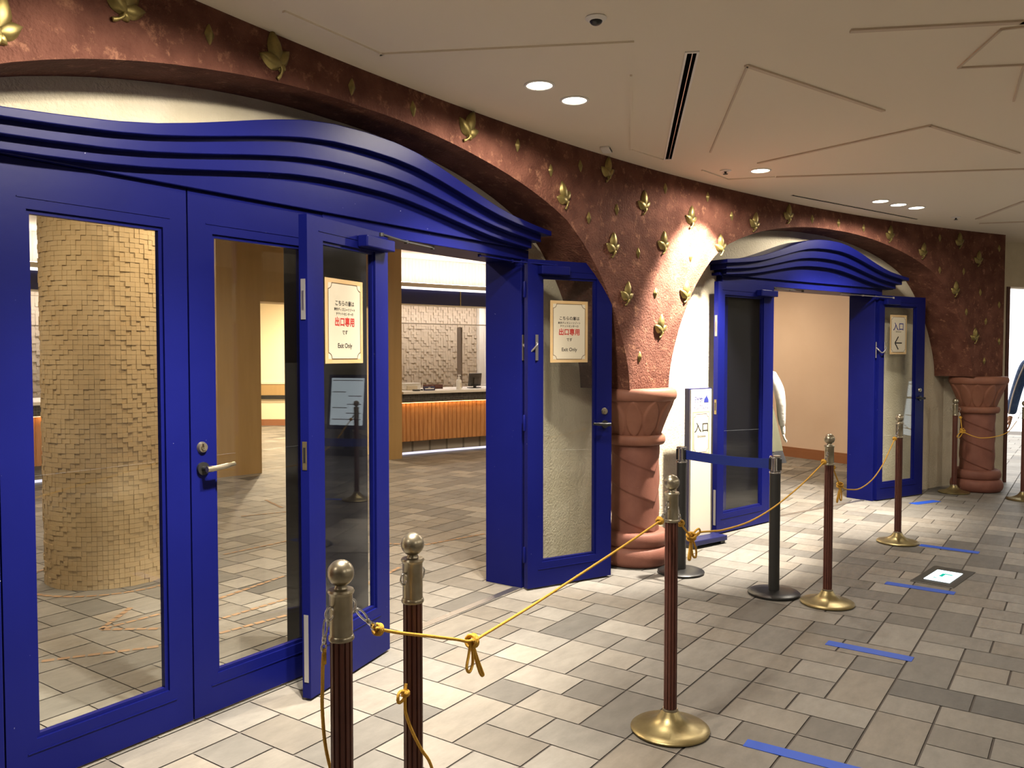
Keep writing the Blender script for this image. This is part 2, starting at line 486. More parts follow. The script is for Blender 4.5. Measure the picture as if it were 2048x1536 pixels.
# ------------------------------------------------------------------ cream stucco walls behind the arches
def build_stucco():
    bm = boxes((-1.6, 1.19, 2.98, 3.20, 0, ZI), (4.32, 5.42, 2.98, 3.20, 0, ZI), (1.19, 4.32, 2.98, 3.20, 2.10, ZI))
    o = obj('wall_left', bm, M['cream'])
    tag(o, 'rough cream plaster wall behind the left arch', 'wall', kind='structure')
    bm = boxes((-2.58, -1.29, 0.06, 0.28, 0, ZI), (1.15, 2.58, 0.06, 0.28, 0, ZI), (-1.29, 1.15, 0.06, 0.28, 2.10, ZI))
    o = obj('wall_right', bm, M['cream'], loc=Q2, rz=-TH2)
    tag(o, 'rough cream plaster wall behind the right arch', 'wall', kind='structure')
    bm = boxes((0, 0.885, 0, 0.22, 0, ZI), (0.885, 2.6, 0, 0.22, 2.25, ZI), (2.6, 9.9, 0, 0.22, 0, ZI))
    o = obj('wall_far', bm, M['cream'], loc=K3, rz=-TH3)
    tag(o, 'cream wall with a bright open doorway beyond the far column', 'wall', kind='structure')
    bm = boxes((0.885, 0.93, -0.012, 0.23, 0, 2.25), (2.56, 2.6, -0.012, 0.23, 0, 2.25))
    o = obj('trim_2', bm, M['rustbrown'], loc=K3, rz=-TH3)
    tag(o, 'dark brown jamb edging the bright doorway at the far right', 'door jamb', kind='structure')
build_stucco()

# ------------------------------------------------------------------ ceiling
def build_ceiling():
    bm = bmesh.new()
    xs = [-3.6 + 18.7 * i / 60 for i in range(61)]
    lo = [bm.verts.new((x, -4.6, ZC)) for x in xs]
    hi = []
    for x in xs:
        d = x - CX
        y = CY + math.sqrt(15.9 ** 2 - min(abs(d), 14.5) ** 2)
        if x > 10.3: y = max(K3.y - (x - K3.x) * math.tan(TH3) + 0.1, -4.55)
        hi.append(bm.verts.new((x, y, ZC)))
    for i in range(60): bm.faces.new((lo[i], hi[i], hi[i + 1], lo[i + 1]))
    ex = bmesh.ops.extrude_face_region(bm, geom=list(bm.faces))
    for v in ex['geom']:
        if isinstance(v, bmesh.types.BMVert): v.co.z += 0.05
    o = obj('ceiling', bm, M['ceiling'])
    tag(o, 'flat beige plaster ceiling of the hall', 'ceiling', kind='structure')
    bm = bmesh.new()
    outline = [(-3.6, 2.3), (6.5, 2.3), (10.36, 1.15), (12.0, 3.6), (14.8, 10.2), (14.6, 15.2), (-3.6, 15.2)]
    lo = [bm.verts.new((x, y, ZI)) for x, y in outline]; hi = [bm.verts.new((x, y, ZI + 0.08)) for x, y in outline]
    bm.faces.new(lo); bm.faces.new(hi)
    for q in range(len(outline)): bm.faces.new((lo[q], lo[(q + 1) % len(outline)], hi[(q + 1) % len(outline)], hi[q]))
    o = obj('ceiling_back', bm, M['ceiling'])
    tag(o, 'beige ceiling of the ticket room behind the doors', 'ceiling', kind='structure')
    # shallow raised strips standing in for the ceiling's step edges and seams
    bm = bmesh.new()
    def strip(pts, w):
        pts = [Vector((x, y, ZC)) for x, y in pts]
        for a, b in zip(pts, pts[1:]):
            t = (b - a).normalized()
            bar(bm, a - t * w * 0.4 - Vector((0, 0, 0.002)), b + t * w * 0.4 - Vector((0, 0, 0.002)), w, 0.012)
    strip([(3.484, 0.799), (3.768, 0.241), (4.3, -0.8)], 0.028)
    strip([(4.9, 0.35), (4.322, 0.273), (4.198, 0.515), (3.803, 0.319), (3.85, 0.15)], 0.010)
    strip([(5.032, 2.002), (3.632, 1.277)], 0.010); strip([(3.632, 1.277), (4.702, 0.927)], 0.022)
    strip([(5.506, 1.85), (5.16, 0.769), (6.181, 0.413)], 0.022)
    strip([(6.014, 1.885), (6.735, 0.412), (7.2, -0.6)], 0.024)
    strip([(8.953, 0.914), (8.157, 0.494)], 0.03); strip([(9.279, 0.916), (9.413, 0.566)], 0.03)
    o = obj('trim_3', bm, M['ceil_step_shade'])
    tag(o, 'thin angular step edges across the beige ceiling, shade painted into their colour', 'ceiling moulding', kind='structure')
    bm = bmesh.new()
    strip([(2.073, 2.493), (2.596, 2.507), (3.09, 1.568)], 0.016)
    strip([(3.453, 1.759), (4.686, 2.384), (5.043, 2.336)], 0.010)
    strip([(5.502, 2.246), (5.891, 2.208), (5.999, 1.905)], 0.014)
    o = obj('trim_4', bm, M['ceiling'])
    tag(o, 'faint beige seams on the ceiling beside the arch wall', 'ceiling moulding', kind='structure')
build_ceiling()

# shell of the building beyond what the photo shows
def build_shell():
    o = obj('wall_rear', boxes((-3.6, 18.4, -4.7, -4.6, 0, ZI)), M['darkwall']); tag(o, 'dim grey wall across the hall behind the viewer', 'wall', kind='structure')
    o = obj('wall_side', boxes((-3.7, -3.6, -4.6, 15.2, 0, ZI)), M['darkwall']); tag(o, 'dim grey end wall of the hall', 'wall', kind='structure')
    o = obj('wall_back', boxes((-3.6, 14.5, 14.9, 15.0, 0, ZI)), M['creamwall']); tag(o, 'cream rear wall of the ticket room', 'wall', kind='structure')
    bm = bmesh.new()
    pts = [(14.6, 15.0), (14.9, 10.2), (12.08, 3.666), (11.45, 2.18), (10.45, 1.42)]
    for (xa, ya), (xb, yb) in zip(pts, pts[1:]):
        d = Vector((yb - ya, -(xb - xa), 0)).normalized() * -0.10
        v = [bm.verts.new((x, y, z)) for x, y in ((xa, ya), (xb, yb), (xb + d.x, yb + d.y), (xa + d.x, ya + d.y)) for z in (0, ZI)]
        for q in ((0, 2, 3, 1), (2, 4, 5, 3), (4, 6, 7, 5), (6, 0, 1, 7), (0, 6, 4, 2), (1, 3, 5, 7)): bm.faces.new([v[i] for i in q])
    o = obj('wall_inner', bm, M['pink']); tag(o, 'plain peach wall seen through the far open doors', 'wall', kind='structure')
    bm = bmesh.new()
    for (xa, ya), (xb, yb) in zip(pts[1:], pts[2:]):
        t = Vector((xb - xa, yb - ya, 0)).normalized(); n = Vector((-t.y, t.x, 0))
        if n.x > 0: n = -n
        a = Vector((xa, ya, 0)); b = Vector((xb, yb, 0))
        for h0, h1, w in ((0.0, 0.105, 0.022), (0.105, 0.14, 0.012)):
            v = [bm.verts.new(p + n * q + Vector((0, 0, z))) for p, q in ((a, 0), (b, 0), (b, w), (a, w)) for z in (h0, h1)]
            for q in ((0, 2, 3, 1), (2, 4, 5, 3), (4, 6, 7, 5), (6, 0, 1, 7), (0, 6, 4, 2), (1, 3, 5, 7)): bm.faces.new([v[i] for i in q])
    o = obj('baseboard_inner', bm, M['baseboard']); tag(o, 'brown wooden baseboard along the peach inner wall', 'baseboard', kind='structure')
build_shell()

# ------------------------------------------------------------------ blue door surrounds
def fbump(d, k=1.0):
    d = d / k
    t = [(0, 1), (0.2, 0.975), (0.36, 0.90), (0.5, 0.785), (0.62, 0.67), (0.75, 0.535), (0.9, 0.385), (1.05, 0.25), (1.2, 0.15), (1.4, 0.06), (1.57, 0.0), (9, 0)]
    d = abs(d)
    for (a, fa), (b, fb) in zip(t, t[1:]):
        if d <= b: return fa + (fb - fa) * (d - a) / (b - a)
    return 0

def build_surround(name, org, rz, label, posts, head, solid=None, panel_at=None, ends=(-1.80, 1.60), kb=1.0):
    root = empty(name, org, rz); tag(root, label, 'door frame', kind='structure')
    for q, (x0, x1, y0) in enumerate(posts):
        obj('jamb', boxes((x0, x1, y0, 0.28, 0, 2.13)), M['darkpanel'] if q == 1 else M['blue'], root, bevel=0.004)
    obj('head_rail', boxes((head[0], head[1], -0.005, 0.28, 2.068, 2.13)), M['blue'], root, bevel=0.003)
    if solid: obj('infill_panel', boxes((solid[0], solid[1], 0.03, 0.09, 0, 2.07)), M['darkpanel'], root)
    NX = 72
    def curved(nm, xl, xr, ft, fb, y0, y1):
        bm = bmesh.new(); rows = []
        for i in range(NX + 1):
            x = xl + (xr - xl) * i / NX
            f = fbump(x, kb)
            zt, zb = ft(f), fb(f)
            rows.append([bm.verts.new(p) for p in ((x, y0, zb), (x, y0, zt), (x, y1, zt), (x, y1, zb))])
        for a, b in zip(rows, rows[1:]):
            for k in range(4): bm.faces.new((a[k], b[k], b[(k + 1) % 4], a[(k + 1) % 4]))
        bm.faces.new(rows[0]); bm.faces.new(rows[-1])
        return obj(nm, bm, M['blue'], root, smooth=True, bevel=0.003)
    a, b = ends
    curved('transom_panel', a + 0.06, b - 0.07, lambda f: 2.15 + 0.146 * f, lambda f: 2.13, -0.025, 0.10)
    curved('cornice_band', a + 0.09, b - 0.10, lambda f: 2.172 + 0.18 * f, lambda f: 2.128 + 0.146 * f, -0.068, 0.10)
    curved('cornice_band', a + 0.04, b - 0.055, lambda f: 2.222 + 0.215 * f, lambda f: 2.170 + 0.175 * f, -0.108, 0.10)
    curved('cornice_band', a, b, lambda f: 2.245 + 0.262 * f, lambda f: 2.214 + 0.212 * f, -0.150, 0.10)
    if panel_at:
        x = panel_at
        bm = bmesh.new()
        tube(bm, [(x - 0.085, -0.027, 2.135), (x - 0.085, -0.027, 2.225), (x - 0.07, -0.027, 2.24), (x + 0.07, -0.027, 2.232), (x + 0.085, -0.027, 2.218), (x + 0.085, -0.027, 2.135)], 0.006, 6)
        obj('access_panel', bm, M['blue'], root)
    return root
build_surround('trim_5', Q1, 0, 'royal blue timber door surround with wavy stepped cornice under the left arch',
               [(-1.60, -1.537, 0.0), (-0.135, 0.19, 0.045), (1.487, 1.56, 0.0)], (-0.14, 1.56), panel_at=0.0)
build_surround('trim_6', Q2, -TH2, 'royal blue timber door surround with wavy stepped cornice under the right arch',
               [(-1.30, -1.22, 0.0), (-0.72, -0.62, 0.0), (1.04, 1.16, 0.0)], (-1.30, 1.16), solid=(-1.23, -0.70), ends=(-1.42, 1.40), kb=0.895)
# stainless thresholds
o = obj('trim_7', boxes((1.235, 4.26, 2.925, 2.975, -0.002, 0.003)), M['steel']); tag(o, 'narrow metal threshold strip across the left doorway', 'threshold', kind='structure')
o = obj('trim_8', boxes((-0.62, 1.04, 0.07, 0.11, -0.002, 0.003)), M['steel'], loc=Q2, rz=-TH2); tag(o, 'narrow metal threshold strip across the right doorway', 'threshold', kind='structure')

# ------------------------------------------------------------------ door leaves
def door(n, label, hinge, dirv, W, H, face, glass, lever=None, closer=None, edge=None, drop_plate=False):
    """hinge point on the camera-side face, dirv hinge->free edge, face = local y sign of the camera side"""
    rz = math.atan2(dirv[1], dirv[0])
    root = empty('door_%d' % n, (hinge[0], hinge[1], 0), rz)
    tag(root, label, 'glazed door', kind='structure')
    f = face; T = 0.042
    Y = lambda a, b: (min(-f * a, -f * b), max(-f * a, -f * b))      # depth a..b behind the camera-side face
    g0, g1, gz0, gz1 = glass
    g0 -= 0.010; g1 += 0.010; gz0 -= 0.012; gz1 += 0.010
    z0 = 0.012
    ya, yb = Y(0, T)
    obj('stile', boxes((0, g0, ya, yb, z0, H)), M['blue'], root)
    obj('stile', boxes((g1, W, ya, yb, z0, H)), M['blue'], root)
    obj('rail', boxes((g0, g1, ya, yb, z0, gz0)), M['blue'], root)
    obj('rail', boxes((g0, g1, ya, yb, gz1, H)), M['blue'], root)
    # glazing bead and the fine ridge lines above and below the pane
    c, d = Y(0.010, 0.032); b = 0.014
    bm = boxes((g0, g0 + b, c, d, gz0, gz1), (g1 - b, g1, c, d, gz0, gz1), (g0 + b, g1 - b, c, d, gz0, gz0 + b), (g0 + b, g1 - b, c, d, gz1 - b, gz1))
    obj('glazing_bead', bm, M['blue'], root)
    c, d = Y(-0.003, 0.004)
    bm = boxes((g0 - 0.03, g1 + 0.03, c, d, gz0 - 0.045, gz0 - 0.041), (g0 - 0.03, g1 + 0.03, c, d, gz1 + 0.036, gz1 + 0.040))
    obj('ridge_line', bm, M['blue'], root)
    c, d = Y(0.019, 0.025)
    tag(obj('glass_pane', boxes((g0 + 0.004, g1 - 0.004, c, d, gz0 + 0.004, gz1 - 0.004)), M['glass'], root))
    for z in (0.22, 1.05, 1.88):
        bm = bmesh.new(); lathe(bm, [(0.0, z - 0.052), (0.007, z - 0.05), (0.009, z - 0.045), (0.009, z + 0.045), (0.007, z + 0.05), (0.0, z + 0.052)], 10, -0.003, -f * 0.036)
        obj('hinge', bm, M['blue'], root, smooth=True)
    if lever:                                  # (t of spindle, lever sign, material)
        t, sgn, mm = lever
        bm = bmesh.new(); tube(bm, [(t, f * -0.001, 1.02), (t, f * 0.012, 1.02)], 0.026, 20)
        tube(bm, [(t, f * 0.01, 1.02), (t, f * 0.05, 1.02)], 0.011, 12)
        rose = obj('handle_rose', bm, M['black'], root, smooth=True)
        bm = bmesh.new(); tube(bm, smooth_pts([(t - sgn * 0.012, f * 0.05, 1.021), (t + sgn * 0.03, f * 0.052, 1.022), (t + sgn * 0.075, f * 0.052, 1.026), (t + sgn * 0.12, f * 0.046, 1.030)], 5), [0.0125] * 4 + [0.011] * 8 + [0.009] * 4, 10)
        obj('lever_handle', bm, mm, root, smooth=True)
        bm = bmesh.new(); tube(bm, [(t, f * -0.001, 1.105), (t, f * 0.012, 1.105)], [0.024, 0.019], 20); tube(bm, [(t, f * 0.012, 1.105), (t, f * 0.018, 1.105)], 0.010, 14)
        obj('lock_cylinder', bm, M['nickel'], root, smooth=True)
    if closer:                                 # (t0, t1) along the top rail
        t0, t1 = closer
        zc = 2.0
        c, d = Y(-0.055, -0.001)
        obj('closer_body', boxes((t0, t1, c, d, zc - 0.027, zc + 0.027)), M['blue'], root, bevel=0.006)
    if edge:                                   # metal plates let into the free edge
        c, d = Y(0.010, 0.032)
        obj('latch_plate', boxes((W - 0.001, W + 0.002, c, d, 0.99, 1.11)), M['brass'], root)
        c2, d2 = Y(0.016, 0.027)
        obj('latch_slot', boxes((W, W + 0.003, c2, d2, 1.02, 1.085)), M['black'], root)
        obj('flush_bolt', boxes((W - 0.001, W + 0.003, c, d, 1.625, 1.795)), M['satin'], root)
        obj('bolt_recess', boxes((W, W + 0.004, c2, d2, 1.665, 1.745)), M['steel'], root)
        obj('foot_bolt', boxes((W - 0.001, W + 0.002, c, d, 0.08, 0.37)), M['satin'], root)
    return root

d1 = door(1, 'closed blue glazed door at the far left in front of the mosaic column', (1.237, 2.92), (1, 0), 0.694, 2.127, -1, (0.108, 0.584, 0.178, 1.955))
d2 = door(2, 'closed blue glazed door with silver lever handle and round lock', (2.632, 2.92), (-1, 0), 0.694, 2.127, 1, (0.125, 0.574, 0.178, 1.955), lever=(0.645, -1, M['nickel']))
H3, F3 = Vector((2.975, 2.835)), Vector((2.335, 2.69)); D3 = (F3 - H3).normalized()
d3 = door(3, 'open narrow blue glass door folded back against the closed pair', H3, D3, 0.650, 2.065, 1, (0.125, 0.527, 0.262, 1.957), closer=(0.02, 0.27), edge=True)
H4, F4 = Vector((4.232, 2.855)), Vector((4.83, 2.585)); D4 = (F4 - H4).normalized()
d4 = door(4, 'open blue glass door beside the middle column, swung toward the hall', H4, D4, 0.650, 2.065, -1, (0.117, 0.517, 0.180, 1.953), lever=(0.590, -1, M['black']), closer=(0.07, 0.28))
a, b = b2(-0.64, -0.03).xy, b2(-1.445, -0.09).xy; D5 = (b - a).normalized()
d5 = door(5, 'open blue glass door behind the entrance sign stand, folded left', a, D5, 0.815, 2.068, 1, (0.165, 0.715, 0.180, 1.955), closer=(0.02, 0.27), edge=True); H5 = a
a, b = b2(1.075, -0.03).xy, b2(1.83, -0.11).xy; D6 = (b - a).normalized()
d6 = door(6, 'open blue glass door at the right doorway, beside the far column', a, D6, 0.745, 2.065, -1, (0.09, 0.590, 0.185, 1.955), lever=(0.672, -1, M['black']), closer=(0.05, 0.26)); H6 = a

# closer arms and door stays bridge leaf and frame
def closer_arm(name, pts, m, label):
    bm = bmesh.new()
    for a, b in zip(pts, pts[1:]): bar(bm, a, b, 0.022, 0.007)
    for p in pts: tube(bm, [Vector(p) - Vector((0, 0, 0.008)), Vector(p) + Vector((0, 0, 0.008))], 0.011, 10)
    o = obj(name, bm, m); tag(o, label, 'closer arm')
closer_arm('door_closer_arm', [(2.86, 2.765, 2.045), (3.18, 2.90, 2.055), (3.44, 2.945, 2.056)], M['blackmatt'], 'dark closer arm under the left doorway lintel, on the folded door')
closer_arm('door_closer_arm', [(4.38, 2.745, 2.032), (4.17, 2.93, 2.05), (3.86, 2.945, 2.056)], M['blue'], 'blue closer arm under the left doorway lintel, toward the middle column')
p = b2(-0.5, -0.08); closer_arm('door_closer_arm', [(*b2(-0.72, -0.1).xy, 2.045), (*b2(-0.35, 0.01).xy, 2.055), (*b2(-0.12, 0.04).xy, 2.056)], M['blackmatt'], 'dark closer arm under the right doorway lintel, left end')
closer_arm('door_closer_arm', [(*b2(1.2, -0.1).xy, 2.04), (*b2(0.85, 0.02).xy, 2.055), (*b2(0.5, 0.04).xy, 2.056)], M['steel'], 'dull metal closer arm under the right doorway lintel, right end')

def door_stay(pa, pb, label, nrm):
    """two plates and a bent hook holding the open leaf to the jamb"""
    root = empty('door_stay', pa); tag(root, label, 'door stay')
    pa, pb = Vector(pa), Vector(pb); n = Vector(nrm)
    t = (pb - pa); t.z = 0; t.normalize()
    for p in (Vector((0, 0, 0)), pb - pa):
        bm = bmesh.new(); bar(bm, p + Vector((0, 0, -0.08)) + n * 0.003, p + Vector((0, 0, 0.08)) + n * 0.003, 0.026, 0.005)
        obj('stay_plate', bm, M['steel'], root)
    bm = bmesh.new()
    e = pb - pa
    tube(bm, smooth_pts([n * 0.006 + Vector((0, 0, 0.02)), n * 0.03 + Vector((0, 0, 0.0)), n * 0.04 + e * 0.3 + Vector((0, 0, -0.028)), n * 0.03 + e * 0.85 + Vector((0, 0, 0.012)), e + n * 0.01 + Vector((0, 0, 0.03))], 5), 0.006, 8)
    obj('stay_hook', bm, M['steel'], root, smooth=True)
door_stay((4.276, 2.918, 1.52), (4.288, 2.826, 1.52), 'pale hook stay tying the left doorway door to its jamb', (-0.55, -0.83, 0))
pa, pb = b2(1.06, -0.005, 1.52), b2(1.10, -0.04, 1.52)
door_stay(pa, b2(1.155, -0.042, 1.52), 'pale hook stay tying the right doorway door to its jamb', (-N2.x, -N2.y, 0))

# ------------------------------------------------------------------ stone columns
def column(th, label):
    p = cyl(th, 15.81)
    root = empty('stone_column', p, -math.radians(th)); tag(root, label, 'column', 'red columns carrying the arches', 'thing')
    def torus(z0, z1, r0, r1):
        h = (z1 - z0) / 2; zc = (z0 + z1) / 2
        return [(r0, z0)] + [(r1 - h * 0.6 + h * 0.6 * math.cos(a), zc + h * math.sin(a)) for a in [math.radians(x) for x in range(-90, 91, 15)]] + [(r0, z1)]
    bm = bmesh.new()
    lathe(bm, torus(0, 0.135, 0.18, 0.257) , 48); lathe(bm, torus(0.13, 0.235, 0.155, 0.236), 48)
    obj('base', bm, M['column'], root, smooth=True)
    # shaft wrapped in overlapping leaf courses with pointed lower edges
    bm = bmesh.new(); NA, NZ = 120, 110
    z0, z1 = 0.225, 0.86
    rows = []
    for k in range(NZ + 1):
        z = z0 + (z1 - z0) * k / NZ
        rw = []
        for i in range(NA):
            ph = 2 * PI * i / NA
            w = ((ph + 2.2) / PI) % 1.0                            # two points around the shaft
            edge = -0.165 * w / 0.8 if w < 0.8 else -0.165 * (1 - w) / 0.2   # long fall, short return
            fr = ((z - edge + 0.035) / 0.213) % 1.0
            rr = 0.163 + 0.010 * (1 - fr) ** 1.3
            if fr > 0.97: rr = 0.163 + 0.010 * (fr - 0.97) / 0.03
            rw.append(bm.verts.new((rr * math.cos(ph - 1.9), rr * math.sin(ph - 1.9), z)))
        rows.append(rw)
    for a, b in zip(rows, rows[1:]):
        for i in range(NA): bm.faces.new((a[i], a[(i + 1) % NA], b[(i + 1) % NA], b[i]))
    obj('shaft', bm, M['column'], root, smooth='all')
    bm = bmesh.new(); lathe(bm, torus(0.845, 0.915, 0.15, 0.212), 48)
    obj('astragal', bm, M['capital'], root, smooth=True)
    # bell capital with a ring of pointed petals in relief
    bm = bmesh.new(); NA, NZ = 192, 40; rows = []
    for k in range(NZ + 1):
        v = k / NZ
        rw = []
        for i in range(NA):
            ph = 2 * PI * i / NA
            def petal(q, vv):
                hw = 0.5 * math.sin(PI * min(1, max(0, (vv + 0.02) / 1.04)) ** 0.85) ** 0.7 if 0 < vv < 1.02 else 0
                return hw - abs(q - 0.5)
            q = (ph / (2 * PI) * 11) % 1.0
            dd = petal(q, v * 1.02)
            q2 = (q + 0.5) % 1
            rr = 0.168 + 0.098 * v ** 1.15
            if dd > 0: rr += min(0.011, dd * 0.16)
            rw.append(bm.verts.new((rr * math.cos(ph), rr * math.sin(ph), 0.905 + 0.255 * v)))
        rows.append(rw)
    for a, b in zip(rows, rows[1:]):
        for i in range(NA): bm.faces.new((a[i], a[(i + 1) % NA], b[(i + 1) % NA], b[i]))
    obj('capital', bm, M['capital'], root, smooth='all')
    bm = bmesh.new(); lathe(bm, torus(1.155, 1.24, 0.1, 0.290), 56)
    obj('abacus', bm, M['capital'], root, smooth=True)
    return root
column(9.0, 'thick red stone column between the two arches, chipped at its base')
column(27.92, 'red stone column at the far right end of the arch wall')

# ------------------------------------------------------------------ gilt ornaments on the arch wall
def lobe(bm, L, W, H, ang, cx, cz, tip=1.25):
    nu, nv = 8, 6
    g = []
    for i in range(nu + 1):
        u = i / nu
        w = W / 2 * max(0.0, math.sin(PI * u ** (1 / tip))) ** 0.85
        row = []
        for j in range(nv + 1):
            v = j / nv * 2 - 1
            h = H * (1 - abs(v) ** 1.8) * (math.sin(PI * min(1, 0.10 + 0.86 * u)) ** 0.6) * (1 - 0.22 * max(0, 1 - abs(v) * 6))
            x, z = v * w, u * L
            c, s = math.cos(ang), math.sin(ang)
            row.append(bm.verts.new((cx + x * c + z * s, -h - 0.002, cz - x * s + z * c)))
        g.append(row)
    for i in range(nu):
        for j in range(nv): bm.faces.new((g[i][j], g[i][j + 1], g[i + 1][j + 1], g[i + 1][j]))

def leaf_mesh():
    bm = bmesh.new()
    lobe(bm, 0.104, 0.064, 0.026, math.radians(-3), 0.0, -0.018)
    lobe(bm, 0.092, 0.056, 0.032, math.radians(-66), 0.010, -0.030)
    lobe(bm, 0.078, 0.050, 0.024, math.radians(52), -0.006, -0.026)
    lobe(bm, 0.034, 0.030, 0.022, math.radians(118), -0.004, -0.026)
    bmesh.ops.remove_doubles(bm, verts=bm.verts, dist=0.0005)
    return bm
leaf_src = obj('ivy_leaf_ornament', leaf_mesh(), M['gold'], smooth='all')
_bm = bmesh.new(); tube(_bm, smooth_pts([(0, -0.010, -0.018), (0.004, -0.016, -0.04), (-0.004, -0.012, -0.058), (-0.016, -0.006, -0.07)], 3), [0.006] * 3 + [0.005] * 4 + [0.007] * 3, 7)
leaf_stem = obj('stem', _bm, M['gold'], leaf_src, smooth='all')
LEAVES = [(-4.68, 2.646, 'high above the left arch, cut by the top of the photo', 25), (-6.2, 2.438, 'at the left edge of the photo, half cut off', 10),
          (-2.28, 2.669, 'upright, first one wholly in view from the left', -12), (2.29, 2.661, 'alone on the thin band right of the left arch crown', 22),
          (5.44, 2.436, 'closest to the right curve of the left arch', -16), (7.12, 2.665, 'against the ceiling edge beside the small ceiling sensor', 6),
          (8.65, 2.508, 'centred between the ceiling and the middle column', 2), (10.79, 2.477, 'at the top of the spotlit bright patch', 5),
          (7.35, 2.185, 'just above the top corner of the open door by the middle column', 4), (9.53, 2.258, 'on the left edge of the spotlit bright patch', 4),
          (12.24, 2.311, 'right of the spotlit patch, near the right arch rim', -4), (7.94, 1.876, 'right beside the top of the open glass door', 10),
          (10.56, 1.927, 'on the left rim of the right arch, in bright light', 8), (9.42, 1.667, 'lowest of the leaves above the middle column', 6),
          (13.96, 2.533, 'above the left shoulder of the right arch', 14), (15.77, 2.654, 'touching the ceiling edge above the right arch', 4),
          (21.62, 2.621, 'right of three small seeds above the right arch crown', 6), (23.63, 2.495, 'on the falling right side of the right arch', 10),
          (25.86, 2.641, 'highest of the cluster above the far column', 0), (27.05, 2.473, 'second highest of those above the far column, nearest the wall end', 6),
          (25.67, 2.14, 'at mid height beside the right rim of the right arch', 4), (26.93, 1.664, 'lowest of the leaves above the far column', 0)]
for i, (th, z, w, tilt) in enumerate(LEAVES):
    o = leaf_src if i == 0 else copy_tree(leaf_src)
    o.location = cyl(th, R - 0.001, z); o.rotation_euler = (0, math.radians(tilt), -math.radians(th))
    k = 1.12 if th < 4 else 1.0
    o.scale = (k * 1.08, 1, k * 1.08)
    tag(o, 'gilded ivy leaf %s' % w, 'ivy leaf ornament', 'gilded ivy leaves on the red arch wall')

def seed_mesh():
    bm = bmesh.new(); nu, nv = 10, 6; g = []
    for i in range(nu + 1):
        u = i / nu; w = 0.0225 * (1 - abs(2 * u - 1)) ** 0.72
        g.append([bm.verts.new(((j / nv * 2 - 1) * w, -0.017 * (1 - abs(j / nv * 2 - 1)) ** 0.8 * (1 - abs(2 * u - 1)) ** 0.7 - 0.001, (u - 0.5) * 0.078)) for j in range(nv + 1)])
    for i in range(nu):
        for j in range(nv): bm.faces.new((g[i][j], g[i][j + 1], g[i + 1][j + 1], g[i + 1][j]))
    bmesh.ops.remove_doubles(bm, verts=bm.verts, dist=0.0005)
    return bm
seed_src = obj('seed_ornament', seed_mesh(), M['gold'], smooth='all')
SEEDS = [(-3.45, 2.656, 'shiny, left of the upright leaf over the left arch'), (-0.74, 2.664, 'first right of the upright leaf over the left arch'),
         (0.74, 2.665, 'just left of the leaf on the thin band of the left arch'), (3.81, 2.657, 'just right of the leaf on the thin band of the left arch'),
         (4.95, 2.57, 'left of a close pair above the leaf by the left arch curve'), (6.04, 2.647, 'right of a close pair, left of the leaf at the ceiling edge'),
         (6.37, 2.338, 'right beside the leaf by the left arch curve, slightly lower'), (7.49, 2.43, 'left of the leaf centred above the middle column'),
         (9.58, 2.65, 'near the ceiling, above right of the centred leaf'), (11.57, 2.662, 'near the ceiling, above the leaf topping the bright patch'),
         (12.77, 2.557, 'right of the leaf topping the bright patch'), (8.4, 2.168, 'between the two leaves above the door corner and the bright patch'),
         (10.78, 2.195, 'in the middle of the bright spotlit patch'), (9.16, 1.904, 'between two leaves, beside the open door top'),
         (8.49, 1.459, 'lowest over the middle column, above its capital'), (17.08, 2.656, 'first of three in a row over the right arch crown'),
         (18.58, 2.661, 'middle of three in a row over the right arch crown'), (20.04, 2.651, 'last of three in a row over the right arch crown'),
         (24.63, 2.653, 'left of the highest leaf above the far column'), (24.66, 2.331, 'left of a pair below the leaves, above the far column'),
         (26.14, 2.336, 'right of a pair below the leaves, above the far column'), (27.19, 2.129, 'right of the mid height leaf above the far column'),
         (26.35, 1.918, 'below the mid height leaf, near the right arch rim'), (28.38, 2.006, 'at mid height on the very end of the red wall'),
         (27.57, 1.825, 'just above right of the lowest leaf over the far column'), (28.31, 2.609, 'highest on the very end of the red wall'),
         (28.43, 1.614, 'low on the very end of the red wall, right of the lowest leaf'), (27.52, 1.406, 'lowest of all over the far column capital')]
for i, (th, z, w) in enumerate(SEEDS):
    o = seed_src if i == 0 else copy_tree(seed_src)
    o.location = cyl(th, R - 0.001, z); o.rotation_euler = (0, math.radians(random.uniform(-6, 6)), -math.radians(th))
    tag(o, 'gilded seed %s' % w, 'seed ornament', 'gilded diamond seeds on the red arch wall')

